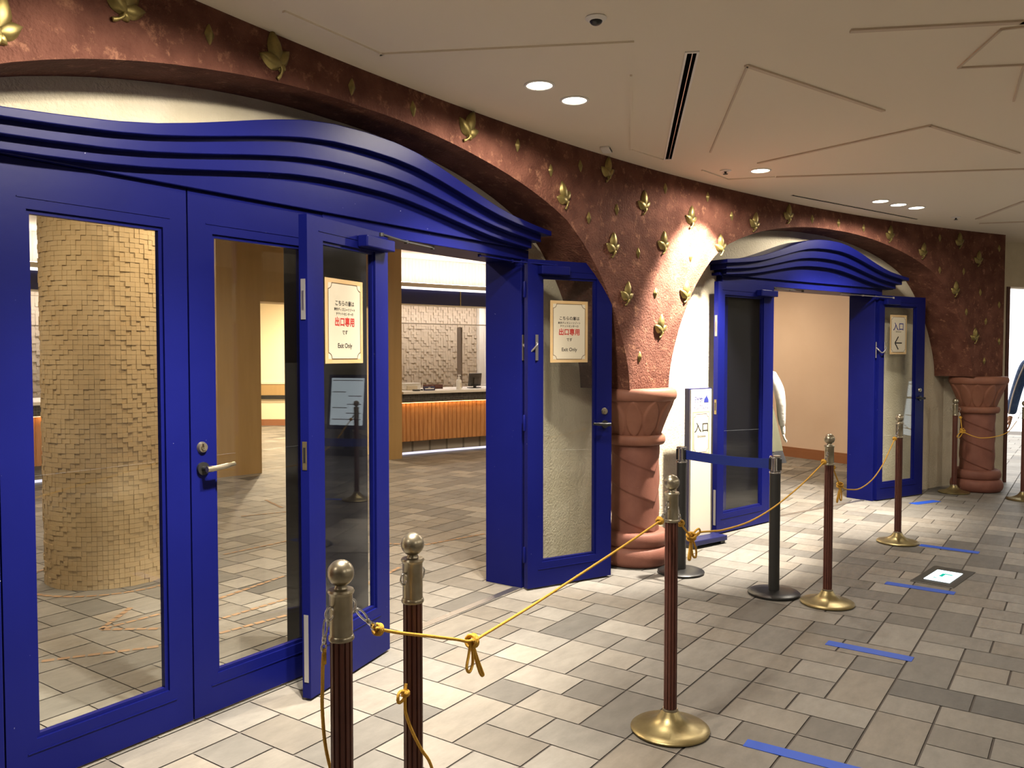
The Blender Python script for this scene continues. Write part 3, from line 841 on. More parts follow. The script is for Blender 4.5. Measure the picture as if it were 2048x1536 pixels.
# ------------------------------------------------------------------ brass and brown rope posts
def rope_post_proto():
    root = empty('rope_post')
    bm = bmesh.new()
    lathe(bm, [(0.0, 0.002), (0.150, 0.002), (0.154, 0.006), (0.154, 0.011), (0.148, 0.016), (0.125, 0.021), (0.10, 0.027), (0.075, 0.036), (0.055, 0.049), (0.042, 0.063), (0.034, 0.076), (0.031, 0.080), (0.0, 0.080)], 48)
    base = obj('base', bm, M['brass'], root, smooth=True)
    bm = bmesh.new(); lathe(bm, [(0.0, 0.079), (0.030, 0.079), (0.031, 0.083), (0.029, 0.089), (0.0, 0.089)], 28)
    obj('collar', bm, M['nickel'], base, smooth=True)
    bm = bmesh.new(); n = 96; prof = []
    for i in range(n):
        a = 2 * PI * i / n
        q = (i % 8) / 8
        r = 0.0255 - (0.0042 if q < 0.24 else 0.0)
        prof.append((r * math.cos(a), r * math.sin(a)))
    lo = [bm.verts.new((x, y, 0.085)) for x, y in prof]; hi = [bm.verts.new((x, y, 0.835)) for x, y in prof]
    for i in range(n): bm.faces.new((lo[i], lo[(i + 1) % n], hi[(i + 1) % n], hi[i]))
    obj('shaft', bm, M['rustbrown'], root)
    bm = bmesh.new()
    lathe(bm, [(0.0, 0.826), (0.0285, 0.826), (0.030, 0.830), (0.0285, 0.836), (0.0265, 0.838), (0.0265, 0.930), (0.0285, 0.933), (0.031, 0.938), (0.0285, 0.943), (0.016, 0.945), (0.013, 0.951), (0.014, 0.957), (0.0, 0.958)], 32)
    cap = obj('cap', bm, M['nickel'], root, smooth=True)
    bm = bmesh.new(); bmesh.ops.create_uvsphere(bm, u_segments=28, v_segments=18, radius=0.0305, matrix=Matrix.Translation((0, 0, 0.980)))
    obj('ball_finial', bm, M['nickel'], cap, smooth='all')
    for s in (-1, 1):
        bm = bmesh.new(); c = Vector((s * 0.036, 0, 0.895))
        tube(bm, [c + Vector((0.013 * math.cos(a * PI / 9), 0, 0.015 * math.sin(a * PI / 9))) for a in range(18)], 0.0027, 8, closed=True)
        obj('eye_ring', bm, M['chrome'], cap, smooth='all')
    return root
POSTS = [(1.304, 1.395, 3, 'nearest brown rope post, large in front with a hook on each side'), (1.613, 1.454, 3, 'second brown rope post, just behind the nearest one, with a scuffed cap'),
         (2.975, 1.330, -2, 'brown rope post with whole brass base standing in the foreground'), (5.04, 1.256, 0, 'brown rope post right of the black belt barriers'),
         (7.0, 1.220, 0, 'brown rope post before the right doorway, its base above the blue tape'), (9.88, 1.178, 0, 'far brown rope post beside the end column'),
         (9.79, 0.543, 0, 'brown rope post at the right edge, before the bright doorway')]
proto = rope_post_proto()
post_objs = []
for i, (x, y, a, lab) in enumerate(POSTS):
    o = proto if i == 0 else copy_tree(proto)
    o.location = (x, y, 0); o.rotation_euler = (0, 0, math.radians(a - (75 if i > 4 else 0)))
    tag(o, lab, 'rope post', 'brown rope posts with brass bases'); post_objs.append(o)

def knot(root, c, r, axis=(1, 0, 0), rr=0.0042, turns=4):
    bm = bmesh.new(); c = Vector(c); ax = Vector(axis).normalized()
    s = ax.cross(Vector((0, 0, 1))).normalized(); q = s.cross(ax)
    n = 14 * turns; pts = []
    for i in range(n + 1):
        a = 2 * PI * i / 14
        k = i / n
        pts.append(c + ax * r * 1.3 * (k - 0.5) + (s * math.cos(a) + q * math.sin(a)) * r * (0.75 + 0.3 * math.sin(PI * k)) + ax * r * 0.35 * math.sin(a * 0.5))
    tube(bm, pts, rr, 7)
    tube(bm, smooth_pts([c - ax * r * 1.1, c + s * r * 0.9 + q * r * 0.5, c + ax * r * 0.9 + q * r * 0.2, c + ax * r * 1.2], 4), rr, 7)
    obj('knot', bm, M['rope'], root, smooth='all')
def bow(root, c, pts, rr=0.0042):
    bm = bmesh.new(); tube(bm, smooth_pts([Vector(c) + Vector(p) for p in pts], 5), rr, 7)
    obj('bow_loop', bm, M['rope'], root, smooth='all')
def snap(root, a, b):
    """chrome snap hook between eye ring a and rope end b"""
    a, b = Vector(a), Vector(b); d = b - a; L = d.length; d.normalize()
    s = d.cross(Vector((0, 1, 0)))
    if s.length < 0.1: s = Vector((1, 0, 0))
    s.normalize()
    bm = bmesh.new(); w = 0.0085; h = L * 0.55
    lp = [a + s * w * math.sin(t) * (0.7 + 0.3 * math.cos(t / 2)) + d * (h / 2 - h / 2 * math.cos(t)) for t in [2 * PI * i / 20 for i in range(20)]]
    tube(bm, lp, 0.0025, 7, closed=True)
    tube(bm, [a + d * h * 0.96, a + d * (h + L * 0.2)], 0.0055, 8)
    lp = [a + d * (h + L * 0.3) + s * 0.007 * math.cos(t) + d * 0.010 * math.sin(t) for t in [2 * PI * i / 14 for i in range(14)]]
    tube(bm, lp, 0.0024, 7, closed=True)
    obj('snap_hook', bm, M['chrome'], root, smooth='all')
def rope(label, pts, hooks, knots, bows, k=6):
    root = empty('yellow_rope', pts[len(pts) // 2]); tag(root, label, 'rope', 'yellow ropes between the posts')
    o = Vector(pts[len(pts) // 2])
    L = lambda p: Vector(p) - o
    bm = bmesh.new(); tube(bm, smooth_pts([L(p) for p in pts], k), 0.0042, 8); obj('cord', bm, M['rope'], root, smooth='all')
    for a, b in hooks: snap(root, L(a), L(b))
    for c, r, ax in knots: knot(root, L(c), r, ax)
    for c, p in bows: bow(root, L(c), p)
rope('yellow rope with a big knot and hanging bow between the nearest and foreground posts',
     [(1.412, 1.391, 0.822), (1.492, 1.388, 0.790), (1.600, 1.384, 0.752), (1.700, 1.38, 0.716), (1.766, 1.377, 0.693), (1.84, 1.374, 0.698), (2.05, 1.366, 0.722), (2.286, 1.357, 0.755), (2.611, 1.344, 0.802), (2.838, 1.335, 0.838), (2.892, 1.333, 0.848)],
     [((1.349, 1.393, 0.884), (1.414, 1.391, 0.820)), ((2.930, 1.332, 0.884), (2.888, 1.333, 0.848))],
     [((1.420, 1.391, 0.818), 0.0115, (1, 0, -0.4)), ((1.770, 1.377, 0.692), 0.0165, (1, 0, -0.2)), ((2.876, 1.333, 0.846), 0.012, (1, 0, 0.5))],
     [((1.762, 1.377, 0.690), [(0, 0, 0), (-0.014, -0.004, -0.03), (-0.028, -0.008, -0.06), (-0.018, -0.01, -0.074), (-0.002, -0.008, -0.058), (0.004, -0.004, -0.03), (0.004, 0, 0)]),
      ((1.768, 1.375, 0.690), [(0, 0, 0), (0.010, -0.006, -0.04), (0.026, -0.012, -0.085), (0.030, -0.014, -0.098), (0.020, -0.012, -0.092), (0.006, -0.006, -0.045), (0.0, 0, 0)])])
rope('yellow rope sagging in front of the belt barriers, knotted near the foreground post',
     [(3.056, 1.327, 0.808), (3.09, 1.326, 0.780), (3.158, 1.323, 0.736), (3.24, 1.321, 0.738), (3.36, 1.316, 0.722), (3.502, 1.311, 0.705), (3.797, 1.301, 0.693), (4.133, 1.289, 0.714), (4.516, 1.275, 0.768), (4.819, 1.264, 0.827), (4.95, 1.259, 0.858)],
     [((3.022, 1.328, 0.884), (3.056, 1.327, 0.812)), ((4.996, 1.257, 0.884), (4.955, 1.259, 0.860))],
     [((3.060, 1.327, 0.806), 0.011, (0.5, 0, -1)), ((3.155, 1.323, 0.735), 0.0175, (0.4, 0.1, -1)), ((4.935, 1.260, 0.855), 0.012, (1, 0, 0.6))],
     [((3.155, 1.323, 0.735), [(0, 0, 0), (0.03, -0.004, 0.018), (0.065, -0.006, 0.022), (0.075, -0.006, 0.006), (0.04, -0.004, -0.004), (0, 0, 0)]),
      ((3.157, 1.321, 0.725), [(0, 0, 0), (-0.016, -0.006, -0.03), (-0.012, -0.01, -0.066), (0.012, -0.012, -0.074), (0.022, -0.01, -0.05), (0.008, -0.004, -0.01)]),
      ((3.157, 1.326, 0.725), [(0, 0, 0), (0.004, 0.006, -0.04), (-0.004, 0.008, -0.082), (0.016, 0.008, -0.086), (0.016, 0.006, -0.04), (0.004, 0, 0)])])
rope('yellow rope hanging in a deep curve before the right doorway',
     [(5.118, 1.254, 0.806), (5.18, 1.253, 0.752), (5.287, 1.251, 0.675), (5.40, 1.249, 0.638), (5.527, 1.247, 0.615), (5.785, 1.242, 0.588), (6.133, 1.236, 0.606), (6.435, 1.23, 0.674), (6.674, 1.226, 0.765), (6.85, 1.223, 0.836)],
     [((5.088, 1.255, 0.884), (5.118, 1.254, 0.808)), ((6.956, 1.221, 0.884), (6.852, 1.223, 0.838))],
     [((5.124, 1.254, 0.802), 0.011, (0.5, 0, -1)), ((5.285, 1.251, 0.676), 0.0175, (0.4, 0.1, -1)), ((6.835, 1.223, 0.832), 0.012, (1, 0, 0.7))],
     [((5.285, 1.250, 0.672), [(0, 0, 0), (-0.03, -0.006, -0.03), (-0.045, -0.01, -0.075), (-0.015, -0.012, -0.085), (0.0, -0.008, -0.04), (0, 0, 0)]),
      ((5.287, 1.253, 0.672), [(0, 0, 0), (0.012, 0.006, -0.05), (-0.02, 0.008, -0.10), (-0.03, 0.008, -0.085), (0, 0.004, -0.03)])])
rope('yellow rope with a knot at the far end column, swinging toward the bright doorway',
     [(9.872, 1.128, 0.815), (9.868, 1.12, 0.75), (9.862, 1.105, 0.672), (9.852, 1.060, 0.640), (9.840, 0.98, 0.612), (9.832, 0.92, 0.606), (9.819, 0.804, 0.626), (9.806, 0.692, 0.680), (9.80, 0.612, 0.80)],
     [((9.878, 1.142, 0.884), (9.873, 1.130, 0.818)), ((9.792, 0.579, 0.884), (9.80, 0.610, 0.805))],
     [((9.872, 1.128, 0.808), 0.012, (0, 0.3, -1)), ((9.862, 1.105, 0.668), 0.026, (0.2, 0.3, -1))],
     [((9.862, 1.10, 0.663), [(0, 0, 0), (-0.03, 0.03, -0.02), (-0.05, 0.05, -0.055), (-0.02, 0.03, -0.065), (0, 0, -0.01)])])
# loose rope hanging from the nearest post and a second one with a bow by the next post
rope('loose yellow rope hanging straight down the left side of the nearest post',
     [(1.258, 1.403, 0.806), (1.256, 1.404, 0.775), (1.262, 1.412, 0.727), (1.275, 1.428, 0.665), (1.30, 1.445, 0.56), (1.34, 1.455, 0.44)],
     [((1.259, 1.398, 0.884), (1.258, 1.403, 0.808))], [((1.258, 1.400, 0.800), 0.015, (0, 0, -1))], [])
rope('loose yellow rope with a bow, draped down past the second post to the floor',
     [(1.565, 1.435, 0.628), (1.556, 1.43, 0.600), (1.552, 1.425, 0.560), (1.564, 1.415, 0.510), (1.592, 1.408, 0.452), (1.624, 1.405, 0.402), (1.634, 1.40, 0.34), (1.60, 1.38, 0.20), (1.55, 1.35, 0.06), (1.52, 1.30, 0.006), (1.48, 1.20, 0.005)],
     [], [((1.557, 1.43, 0.606), 0.008, (0.1, 0, 1))],
     [((1.556, 1.43, 0.608), [(0, 0, 0), (-0.018, -0.002, 0.010), (-0.030, -0.004, 0.004), (-0.030, -0.004, -0.014), (-0.012, -0.002, -0.016), (0.004, 0, -0.006)])])

# ------------------------------------------------------------------ black belt barriers
def belt_post():
    root = empty('belt_barrier_post')
    bm = bmesh.new(); lathe(bm, [(0, 0.002), (0.150, 0.002), (0.156, 0.007), (0.156, 0.014), (0.150, 0.019), (0.09, 0.025), (0.04, 0.030), (0.0, 0.030)], 48)
    obj('base', bm, M['black'], root, smooth=True)
    bm = bmesh.new(); lathe(bm, [(0, 0.028), (0.0325, 0.028), (0.0325, 0.765), (0, 0.765)], 28); obj('pole', bm, M['blackmatt'], root, smooth=True)
    bm = bmesh.new(); lathe(bm, [(0, 0.75), (0.034, 0.75), (0.036, 0.755), (0.034, 0.762), (0.026, 0.766), (0.026, 0.842), (0.034, 0.846), (0.0345, 0.853), (0.030, 0.858), (0, 0.859)], 28)
    obj('belt_head', bm, M['chrome'], root, smooth=True)
    for s in (0, 2):
        bm = boxes((0.020, 0.036, -0.017, 0.017, 0.768, 0.842)); bmesh.ops.rotate(bm, verts=bm.verts, matrix=Matrix.Rotation(s * PI / 2, 3, 'Z'))
        obj('belt_slot', bm, M['black'], root, bevel=0.004)
    return root
bp = belt_post(); A, B = Vector((5.188, 2.248, 0)), Vector((5.05, 1.576, 0))
ba = math.atan2(B.y - A.y, B.x - A.x)
bp.location = A; bp.rotation_euler = (0, 0, ba); tag(bp, 'black belt barrier post beside the base of the middle column', 'belt post', 'black belt barrier posts')
b2p = copy_tree(bp); b2p.location = B; tag(b2p, 'black belt barrier post before the right doorway, beside a brown post', 'belt post', 'black belt barrier posts')
t = (B - A).normalized(); bm = bmesh.new(); s = Vector((-t.y, t.x, 0)) * 0.0012
N = 14; rows = []
for i in range(N + 1):
    k = i / N; p = A + t * (0.034 + ((B - A).length - 0.068) * k); dz = -0.010 * 4 * k * (1 - k)
    rows.append([bm.verts.new(p + s * q + Vector((0, 0, z + dz))) for q, z in ((-1, 0.775), (1, 0.775), (1, 0.836), (-1, 0.836))])
for a, b in zip(rows, rows[1:]):
    for k in range(4): bm.faces.new((a[k], b[k], b[(k + 1) % 4], a[(k + 1) % 4]))
bm.faces.new(rows[0]); bm.faces.new(rows[-1])
tag(obj('barrier_belt', bm, M['belt']), 'wide blue belt stretched between the two black barrier posts', 'belt')

# ------------------------------------------------------------------ entrance sign stand
def framed_border(bm, w, h, c, th, y):
    """thin notched border line, w x h, corner radius c (concave corners)"""
    pts = []
    for sx, sz, a0 in ((1, 1, 270), (-1, 1, 0), (-1, -1, 90), (1, -1, 180)):
        arc = [(sx * w / 2 + c * math.cos(math.radians(a)), sz * h / 2 + c * math.sin(math.radians(a))) for a in range(a0 - 0, a0 - 91, -15)]
        pts += arc
    P = [Vector((x, y, z)) for x, z in pts]
    n = len(P)
    for i in range(n):
        a, b = P[i], P[(i + 1) % n]
        d = (b - a)
        if d.length < 1e-6: continue
        d.normalize(); s = Vector((-d.z, 0, d.x)) * th / 2
        bm.faces.new([bm.verts.new(p) for p in (a - s - d * th * 0.3, b - s + d * th * 0.3, b + s + d * th * 0.3, a + s - d * th * 0.3)])

sr = empty('sign_stand', (6.075, 2.497, 0), -TH2)
tag(sr, 'slim white entrance sign stand with blue base between middle column and right door', 'sign')
obj('base', boxes((-0.19, 0.19, -0.14, 0.10, 0.025, 0.065)), M['blue2'], sr, bevel=0.006)
for sx in (-0.16, 0.16):
    obj('foot', boxes((sx - 0.025, sx + 0.025, -0.12, 0.08, 0.001, 0.026)), M['black'], sr)
obj('panel', boxes((-0.132, 0.132, -0.024, 0.024, 0.064, 1.215)), M['blue2'], sr, bevel=0.003)
obj('frame_edge', boxes((-0.130, -0.118, -0.028, -0.022, 0.066, 1.205), (0.118, 0.130, -0.028, -0.022, 0.066, 1.205)), M['steel'], sr)
face = obj('sign_face', boxes((-0.118, 0.118, -0.0275, -0.024, 0.066, 1.208)), M['signface'], sr)
obj('notice_panel', boxes((-0.100, 0.100, -0.0287, -0.0276, 0.70, 1.035)), M['papertan'], sr)
obj('notice_paper', boxes((-0.090, 0.090, -0.0292, -0.0287, 0.712, 1.022)), M['paper'], sr)
bm = bmesh.new(); framed_border(bm, 0.168, 0.296, 0.022, 0.0030, -0.0298); bmesh.ops.translate(bm, verts=bm.verts, vec=(0, 0, 0.867)); obj('border_line', bm, M['inkbrown'], sr)
text('lettering', '入口', 0.084, M['ink'], sr, (0.004, -0.0298, 0.905), bold=0.0012)
text('lettering', 'Entrance', 0.026, M['ink'], sr, (0.004, -0.0298, 0.842), bold=0.0004)
text('lettering', 'TICKET CENTER', 0.027, M['inkblue'], sr, (0.0, -0.0285, 1.058), sx=0.85)
text('lettering', 'TOKYO DISNEY RESORT', 0.020, M['inkblue'], sr, (0.0, -0.0285, 1.082), sx=0.85)
text('lettering', 'RESORT', 0.024, M['inkblue'], sr, (-0.03, -0.0285, 1.110), sx=1.1)
text('lettering', 'Tokyo', 0.015, M['inkblue'], sr, (-0.04, -0.0285, 1.158))
text('lettering', 'Disney', 0.034, M['inkblue'], sr, (-0.03, -0.0285, 1.137), bold=0.0006)
bm = bmesh.new()
bm.faces.new([bm.verts.new((x, -0.0286, z)) for x, z in ((0.03, 1.103), (0.085, 1.103), (0.082, 1.130), (0.066, 1.150), (0.060, 1.178), (0.054, 1.150), (0.034, 1.130))])
obj('emblem', bm, M['inkblue'], sr)

# ------------------------------------------------------------------ laminated notices on the doors
def notice(hinge, D, face, t0, t1, z0, z1, label, kind):
    """sheet in a clear sleeve on the camera side of a door leaf"""
    D = Vector((D[0], D[1], 0)); H = Vector((hinge[0], hinge[1], 0))
    yl = Vector((-D.y, D.x, 0)) * face                 # towards the camera
    c = H + D * ((t0 + t1) / 2) - yl * 0.0172
    w, h = abs(t1 - t0), z1 - z0
    rz = math.atan2(yl.x, -yl.y)                        # local -y faces the camera
    root = empty('laminated_notice', (c.x, c.y, (z0 + z1) / 2), rz); tag(root, label, 'notice', 'laminated notices on the doors')
    obj('paper', boxes((-w / 2, w / 2, -0.0012, 0, -h / 2, h / 2)), M['papertan'], root)
    obj('inner_panel', boxes((-w * 0.425, w * 0.425, -0.0018, -0.0012, -h * 0.447, h * 0.447)), M['paper'], root)
    bm = bmesh.new(); framed_border(bm, w * 0.85, h * 0.893, w * 0.09, 0.0034, -0.0024); obj('border_line', bm, M['inkbrown'], root)
    Y = -0.0026
    u = h / 632.0
    zz = lambda p: h / 2 - (p - 518) * u
    if kind == 'exit':
        text('lettering', 'こちらの扉は', 38 * u * 1.12, M['ink'], root, (0, Y, zz(700)), bold=0.0004)
        text('lettering', '東京ディズニーリゾート', 23 * u * 1.12, M['ink'], root, (0, Y, zz(746)), bold=0.0002)
        text('lettering', 'チケットセンターの', 23 * u * 1.12, M['ink'], root, (0, Y, zz(779)), bold=0.0002)
        text('lettering', '出口専用', 66 * u * 1.08, M['red'], root, (0, Y, zz(842)), bold=0.0011, sx=0.94)
        text('lettering', 'です', 34 * u * 1.1, M['ink'], root, (0, Y, zz(918)), bold=0.0003)
        text('lettering', 'Exit Only', 46 * u * 1.1, M['ink'], root, (0, Y, zz(1018)), bold=0.0005)
    else:
        text('lettering', '入口', 0.088, M['inkblue'], root, (0, Y, h * 0.19), bold=0.0016)
        text('lettering', 'Entrance', 0.024, M['ink'], root, (0, Y, h * 0.075))
        bm = bmesh.new()
        for a, b, wd in (((-0.055, -0.085), (0.0, -0.02), 0.014), ((-0.055, -0.085), (0.0, -0.15), 0.014), ((-0.045, -0.085), (0.058, -0.085), 0.012)):
            bar(bm, (a[0], Y, a[1]), (b[0], Y, b[1]), 0.0008, wd)
        obj('arrow', bm, M['ink'], root)
    # wavy clear sleeve
    bm = bmesh.new(); nx, nz = 6, 16; g = []
    W, Hh = w / 2 + 0.010, h / 2 + 0.013
    for i in range(nx + 1):
        g.append([bm.verts.new((-W + 2 * W * i / nx, -0.0042 - 0.0012 * math.sin(i * 1.9 + j * 1.1), -Hh - 0.014 + (2 * Hh + 0.014) * j / nz)) for j in range(nz + 1)])
    for i in range(nx):
        for j in range(nz): bm.faces.new((g[i][j], g[i + 1][j], g[i + 1][j + 1], g[i][j + 1]))
    obj('clear_sleeve', bm, M['plastic'], root, smooth='all')
notice(H3, D3, 1, 0.203, 0.503, 1.438, 1.815, 'exit only notice in red and black Japanese on the door folded back left', 'exit')
notice(H4, D4, -1, 0.176, 0.466, 1.426, 1.818, 'exit only notice in red and black Japanese on the door beside the middle column', 'exit')
notice(H6, D6, -1, 0.190, 0.460, 1.478, 1.876, 'entrance notice with a left pointing arrow on the far right door', 'entrance')

# ------------------------------------------------------------------ tape on the floor
def tape(x0, y0, x1, y1, w, label):
    a, b = Vector((x0, y0, 0)), Vector((x1, y1, 0)); bm = bmesh.new()
    bar(bm, a + Vector((0, 0, 0.0012)), b + Vector((0, 0, 0.0012)), w, 0.0016)
    tag(obj('floor_tape', bm, M['tape']), label, 'tape', 'blue tape marks on the floor')
tape(3.040, 1.050, 3.058, 0.62, 0.064, 'blue tape strip nearest the viewer, cut by the bottom edge of the photo')
tape(4.350, 1.083, 4.345, 0.680, 0.072, 'blue tape strip second nearest, between the foreground post and the floor light')
tape(5.715, 1.063, 5.705, 0.664, 0.075, 'blue tape strip just in front of the glowing floor light')
tape(7.005, 1.061, 6.985, 0.658, 0.079, 'blue tape strip right of the post before the right doorway')
tape(8.90, 1.417, 9.228, 1.250, 0.094, 'short blue tape strip slanting toward the far column base')

# lit exit guide set in the floor
fl = empty('floor_guide_light', (6.093, 0.778, 0), math.radians(-8)); tag(fl, 'glowing white guide light with green mark set in the floor', 'floor light')
obj('metal_frame', boxes((-0.262, 0.262, -0.128, 0.128, 0.0005, 0.004)), mat('floor_plate', (0.10, 0.10, 0.09), 0.35, metal=0.6), fl, bevel=0.001)
obj('lit_panel', boxes((-0.150, 0.150, -0.078, 0.078, 0.004, 0.0065)), glow('guide_glow', (0.78, 0.95, 1.0), 2.6), fl)
g = glow('guide_green', (0.02, 0.55, 0.38), 1.0)
bm = bmesh.new(); bar(bm, (-0.03, 0.01, 0.0072), (0.06, 0.01, 0.0072), 0.022, 0.0008); bar(bm, (0.06, 0.01, 0.0072), (0.045, -0.045, 0.0072), 0.02, 0.0008); bar(bm, (-0.09, 0.03, 0.0072), (-0.075, 0.028, 0.0072), 0.02, 0.0008)
obj('green_mark', bm, g, fl)

# ------------------------------------------------------------------ ceiling fixtures
def downlight(x, y, watts, label, cone=72, blend=0.9, z=ZC, r=0.062, group='round ceiling downlights', tip=21, beam=3.2, spill=0.28, col=WARM):
    root = empty('ceiling_downlight', (x, y, z)); tag(root, label, 'downlight', group)
    bm = bmesh.new(); lathe(bm, [(r, -0.001), (r + 0.012, -0.001), (r + 0.013, -0.004), (r + 0.010, -0.007), (r, -0.006)], 32, closed=False); obj('trim_ring', bm, M['white'], root, smooth=True)
    bm = bmesh.new(); lathe(bm, [(0, -0.0025), (r, -0.0025), (r, -0.001), (0, -0.001)], 32); obj('lens', bm, M['lamp'], root)
    # the lamp is tipped toward the facade; a weak wide spill comes from the same lens
    o = Vector((x - CX, y - CY, 0)).normalized()
    for nm, en, cn, bl, tp in (('downlight_beam', watts * beam, cone, blend, tip), ('downlight_spill', watts * spill, 172, 0.3, 0)):
        ld = bpy.data.lights.new(nm, 'SPOT'); ld.energy = en; ld.color = col; ld.spot_size = math.radians(cn); ld.spot_blend = bl; ld.shadow_soft_size = 0.045
        lo = bpy.data.objects.new(nm, ld); COL.objects.link(lo); lo.parent = root; lo.location = (0, 0, -0.02)
        t = math.radians(tp); d = o * math.sin(t) - Vector((0, 0, math.cos(t)))
        lo.rotation_euler = d.to_track_quat('-Z', 'Y').to_euler()
    return root
downlight(3.329, 2.18, LAMP_W * 1.0, 'bright round downlight, larger of the pair over the left doorway')
downlight(3.625, 2.163, LAMP_W * 1.0, 'bright round downlight, right one of the pair over the left doorway')
downlight(5.745, 1.92, LAMP_W * 10.0, 'single downlight near the arch wall, lighting the red wall above the middle column', cone=74, blend=0.5, tip=26, beam=1.0, spill=0.05)
downlight(7.466, 1.477, LAMP_W * 1.1, 'first of three downlights in a row before the right doorway')
downlight(7.729, 1.385, LAMP_W * 1.1, 'middle of three downlights in a row before the right doorway')
downlight(7.977, 1.284, LAMP_W * 1.1, 'last of three downlights in a row before the right doorway')
for x, y, w, sp in ((1.95, 1.68, 1.1, 0.95), (1.62, 1.58, 1.1, 0.95), (-0.6, 1.9, 0.7, 0.36), (0.8, -2.6, 1.5, 0.3), (3.2, -2.6, 1.5, 0.3), (5.6, -2.8, 1.5, 0.3), (8.0, -2.8, 1.5, 0.3), (10.4, -2.8, 1.5, 0.3)):  # row away from the facade is added, its floor bounce brightens the ceiling
    downlight(x, y, LAMP_W * w, 'unseen round hall downlight, those away from the facade added to brighten the ceiling', group='downlights outside the picture', spill=sp, tip=21 if y > 0 else -12)

v0, v1 = Vector((3.332, 1.410, ZC)), Vector((5.065, 2.305, ZC)); L = (v1 - v0).length
vr = empty('slot_air_vent', (v0 + v1) / 2, math.atan2(v1.y - v0.y, v1.x - v0.x)); tag(vr, 'long black twin slot air vent in a white frame on the ceiling', 'air vent')
obj('frame', boxes((-L / 2, L / 2, -0.030, -0.020, -0.006, 0), (-L / 2, L / 2, 0.020, 0.030, -0.006, 0), (-L / 2, -L / 2 + 0.012, -0.02, 0.02, -0.006, 0), (L / 2 - 0.012, L / 2, -0.02, 0.02, -0.006, 0)), M['white'], vr)
obj('slot', boxes((-L / 2 + 0.012, L / 2 - 0.012, -0.020, 0.020, -0.003, -0.001)), M['void'], vr)
obj('blade', boxes((-L / 2 + 0.012, L / 2 - 0.012, -0.004, -0.001, -0.006, -0.002)), M['steel'], vr)
v0, v1 = Vector((6.778, 2.002, ZC)), Vector((8.658, 1.383, ZC)); L = (v1 - v0).length
vr = empty('slot_air_vent', (v0 + v1) / 2, math.atan2(v1.y - v0.y, v1.x - v0.x)); tag(vr, 'thin dark slot vent along the ceiling above the right arch', 'air vent')
obj('frame', boxes((-L / 2, L / 2, -0.020, -0.012, -0.004, 0), (-L / 2, L / 2, 0.012, 0.020, -0.004, 0)), M['ceiling'], vr)
obj('slot', boxes((-L / 2, L / 2, -0.012, 0.012, -0.003, -0.001)), M['void'], vr)
sd = empty('security_camera', (2.793, 1.572, ZC)); tag(sd, 'small dark dome camera in a white ring near the top of the ceiling', 'dome camera')
bm = bmesh.new(); lathe(bm, [(0.024, -0.002), (0.040, -0.001), (0.041, -0.005), (0.030, -0.014), (0.024, -0.014)], 28, closed=False); obj('ring', bm, M['white'], sd, smooth=True)
bm = bmesh.new(); ell(bm, (0, 0, -0.012), 0.025, 0.025, 0.018); obj('dome', bm, M['black'], sd, smooth='all')
def sprinkler(x, y, label):
    root = empty('sprinkler_head', (x, y, ZC)); tag(root, label, 'sprinkler', 'small ceiling sprinklers')
    bm = bmesh.new(); lathe(bm, [(0, -0.001), (0.040, -0.001), (0.038, -0.006), (0.015, -0.009), (0.0, -0.009)], 24); obj('plate', bm, M['white'], root, smooth=True)
    bm = bmesh.new(); lathe(bm, [(0, -0.008), (0.009, -0.008), (0.007, -0.022), (0.017, -0.024), (0.017, -0.027), (0, -0.027)], 16); obj('nozzle', bm, M['blackmatt'], root, smooth=True)
sprinkler(5.609, 2.121, 'small sprinkler beside the single downlight')
sprinkler(8.74, 1.069, 'small sprinkler right of the three downlights')
sn = empty('ceiling_sensor', (4.585, 2.506, ZC), math.radians(20)); tag(sn, 'small pale sensor on the ceiling at the edge of the red wall', 'sensor')
obj('housing', boxes((-0.06, 0.06, -0.03, 0.03, -0.018, 0)), M['white'], sn, bevel=0.006)
obj('window', boxes((-0.05, 0.05, -0.032, -0.029, -0.015, -0.005)), M['blackmatt'], sn)

# ------------------------------------------------------------------ ticket room
def mosaic_col():
    """round column clad in small square blocks set at uneven depth"""
    root = empty('mosaic_column', (2.955, 5.37, 0)); tag(root, 'wide round column clad in sandy square mosaic blocks behind the closed door', 'column', kind='thing')
    bm = bmesh.new(); NA, NZ = 80, 96; r = 0.388
    dz = ZI / NZ
    for k in range(NZ):
        for i in range(NA):
            a0, a1 = 2 * PI * (i + 0.02) / NA, 2 * PI * (i + 0.98) / NA
            h = random.choice((0, 0, 0.0025, 0.0045, 0.0065)); z0, z1 = dz * k + 0.0008, dz * (k + 1) - 0.0008
            R1 = r + 0.004 + h
            o = [bm.verts.new((q * math.cos(a), q * math.sin(a), z)) for q in (r - 0.004, R1) for a, z in ((a0, z0), (a1, z0), (a1, z1), (a0, z1))]
            for q in ((4, 5, 6, 7), (0, 1, 5, 4), (1, 2, 6, 5), (2, 3, 7, 6), (3, 0, 4, 7)): bm.faces.new([o[j] for j in q])
    obj('mosaic_cladding', bm, M['mosaic'], root)
    bm = bmesh.new(); lathe(bm, [(r - 0.002, 0), (r - 0.002, ZI)], 64); obj('core', bm, mat('mosaic_joint', (0.22, 0.15, 0.075), 0.9), root, smooth=True)
mosaic_col()

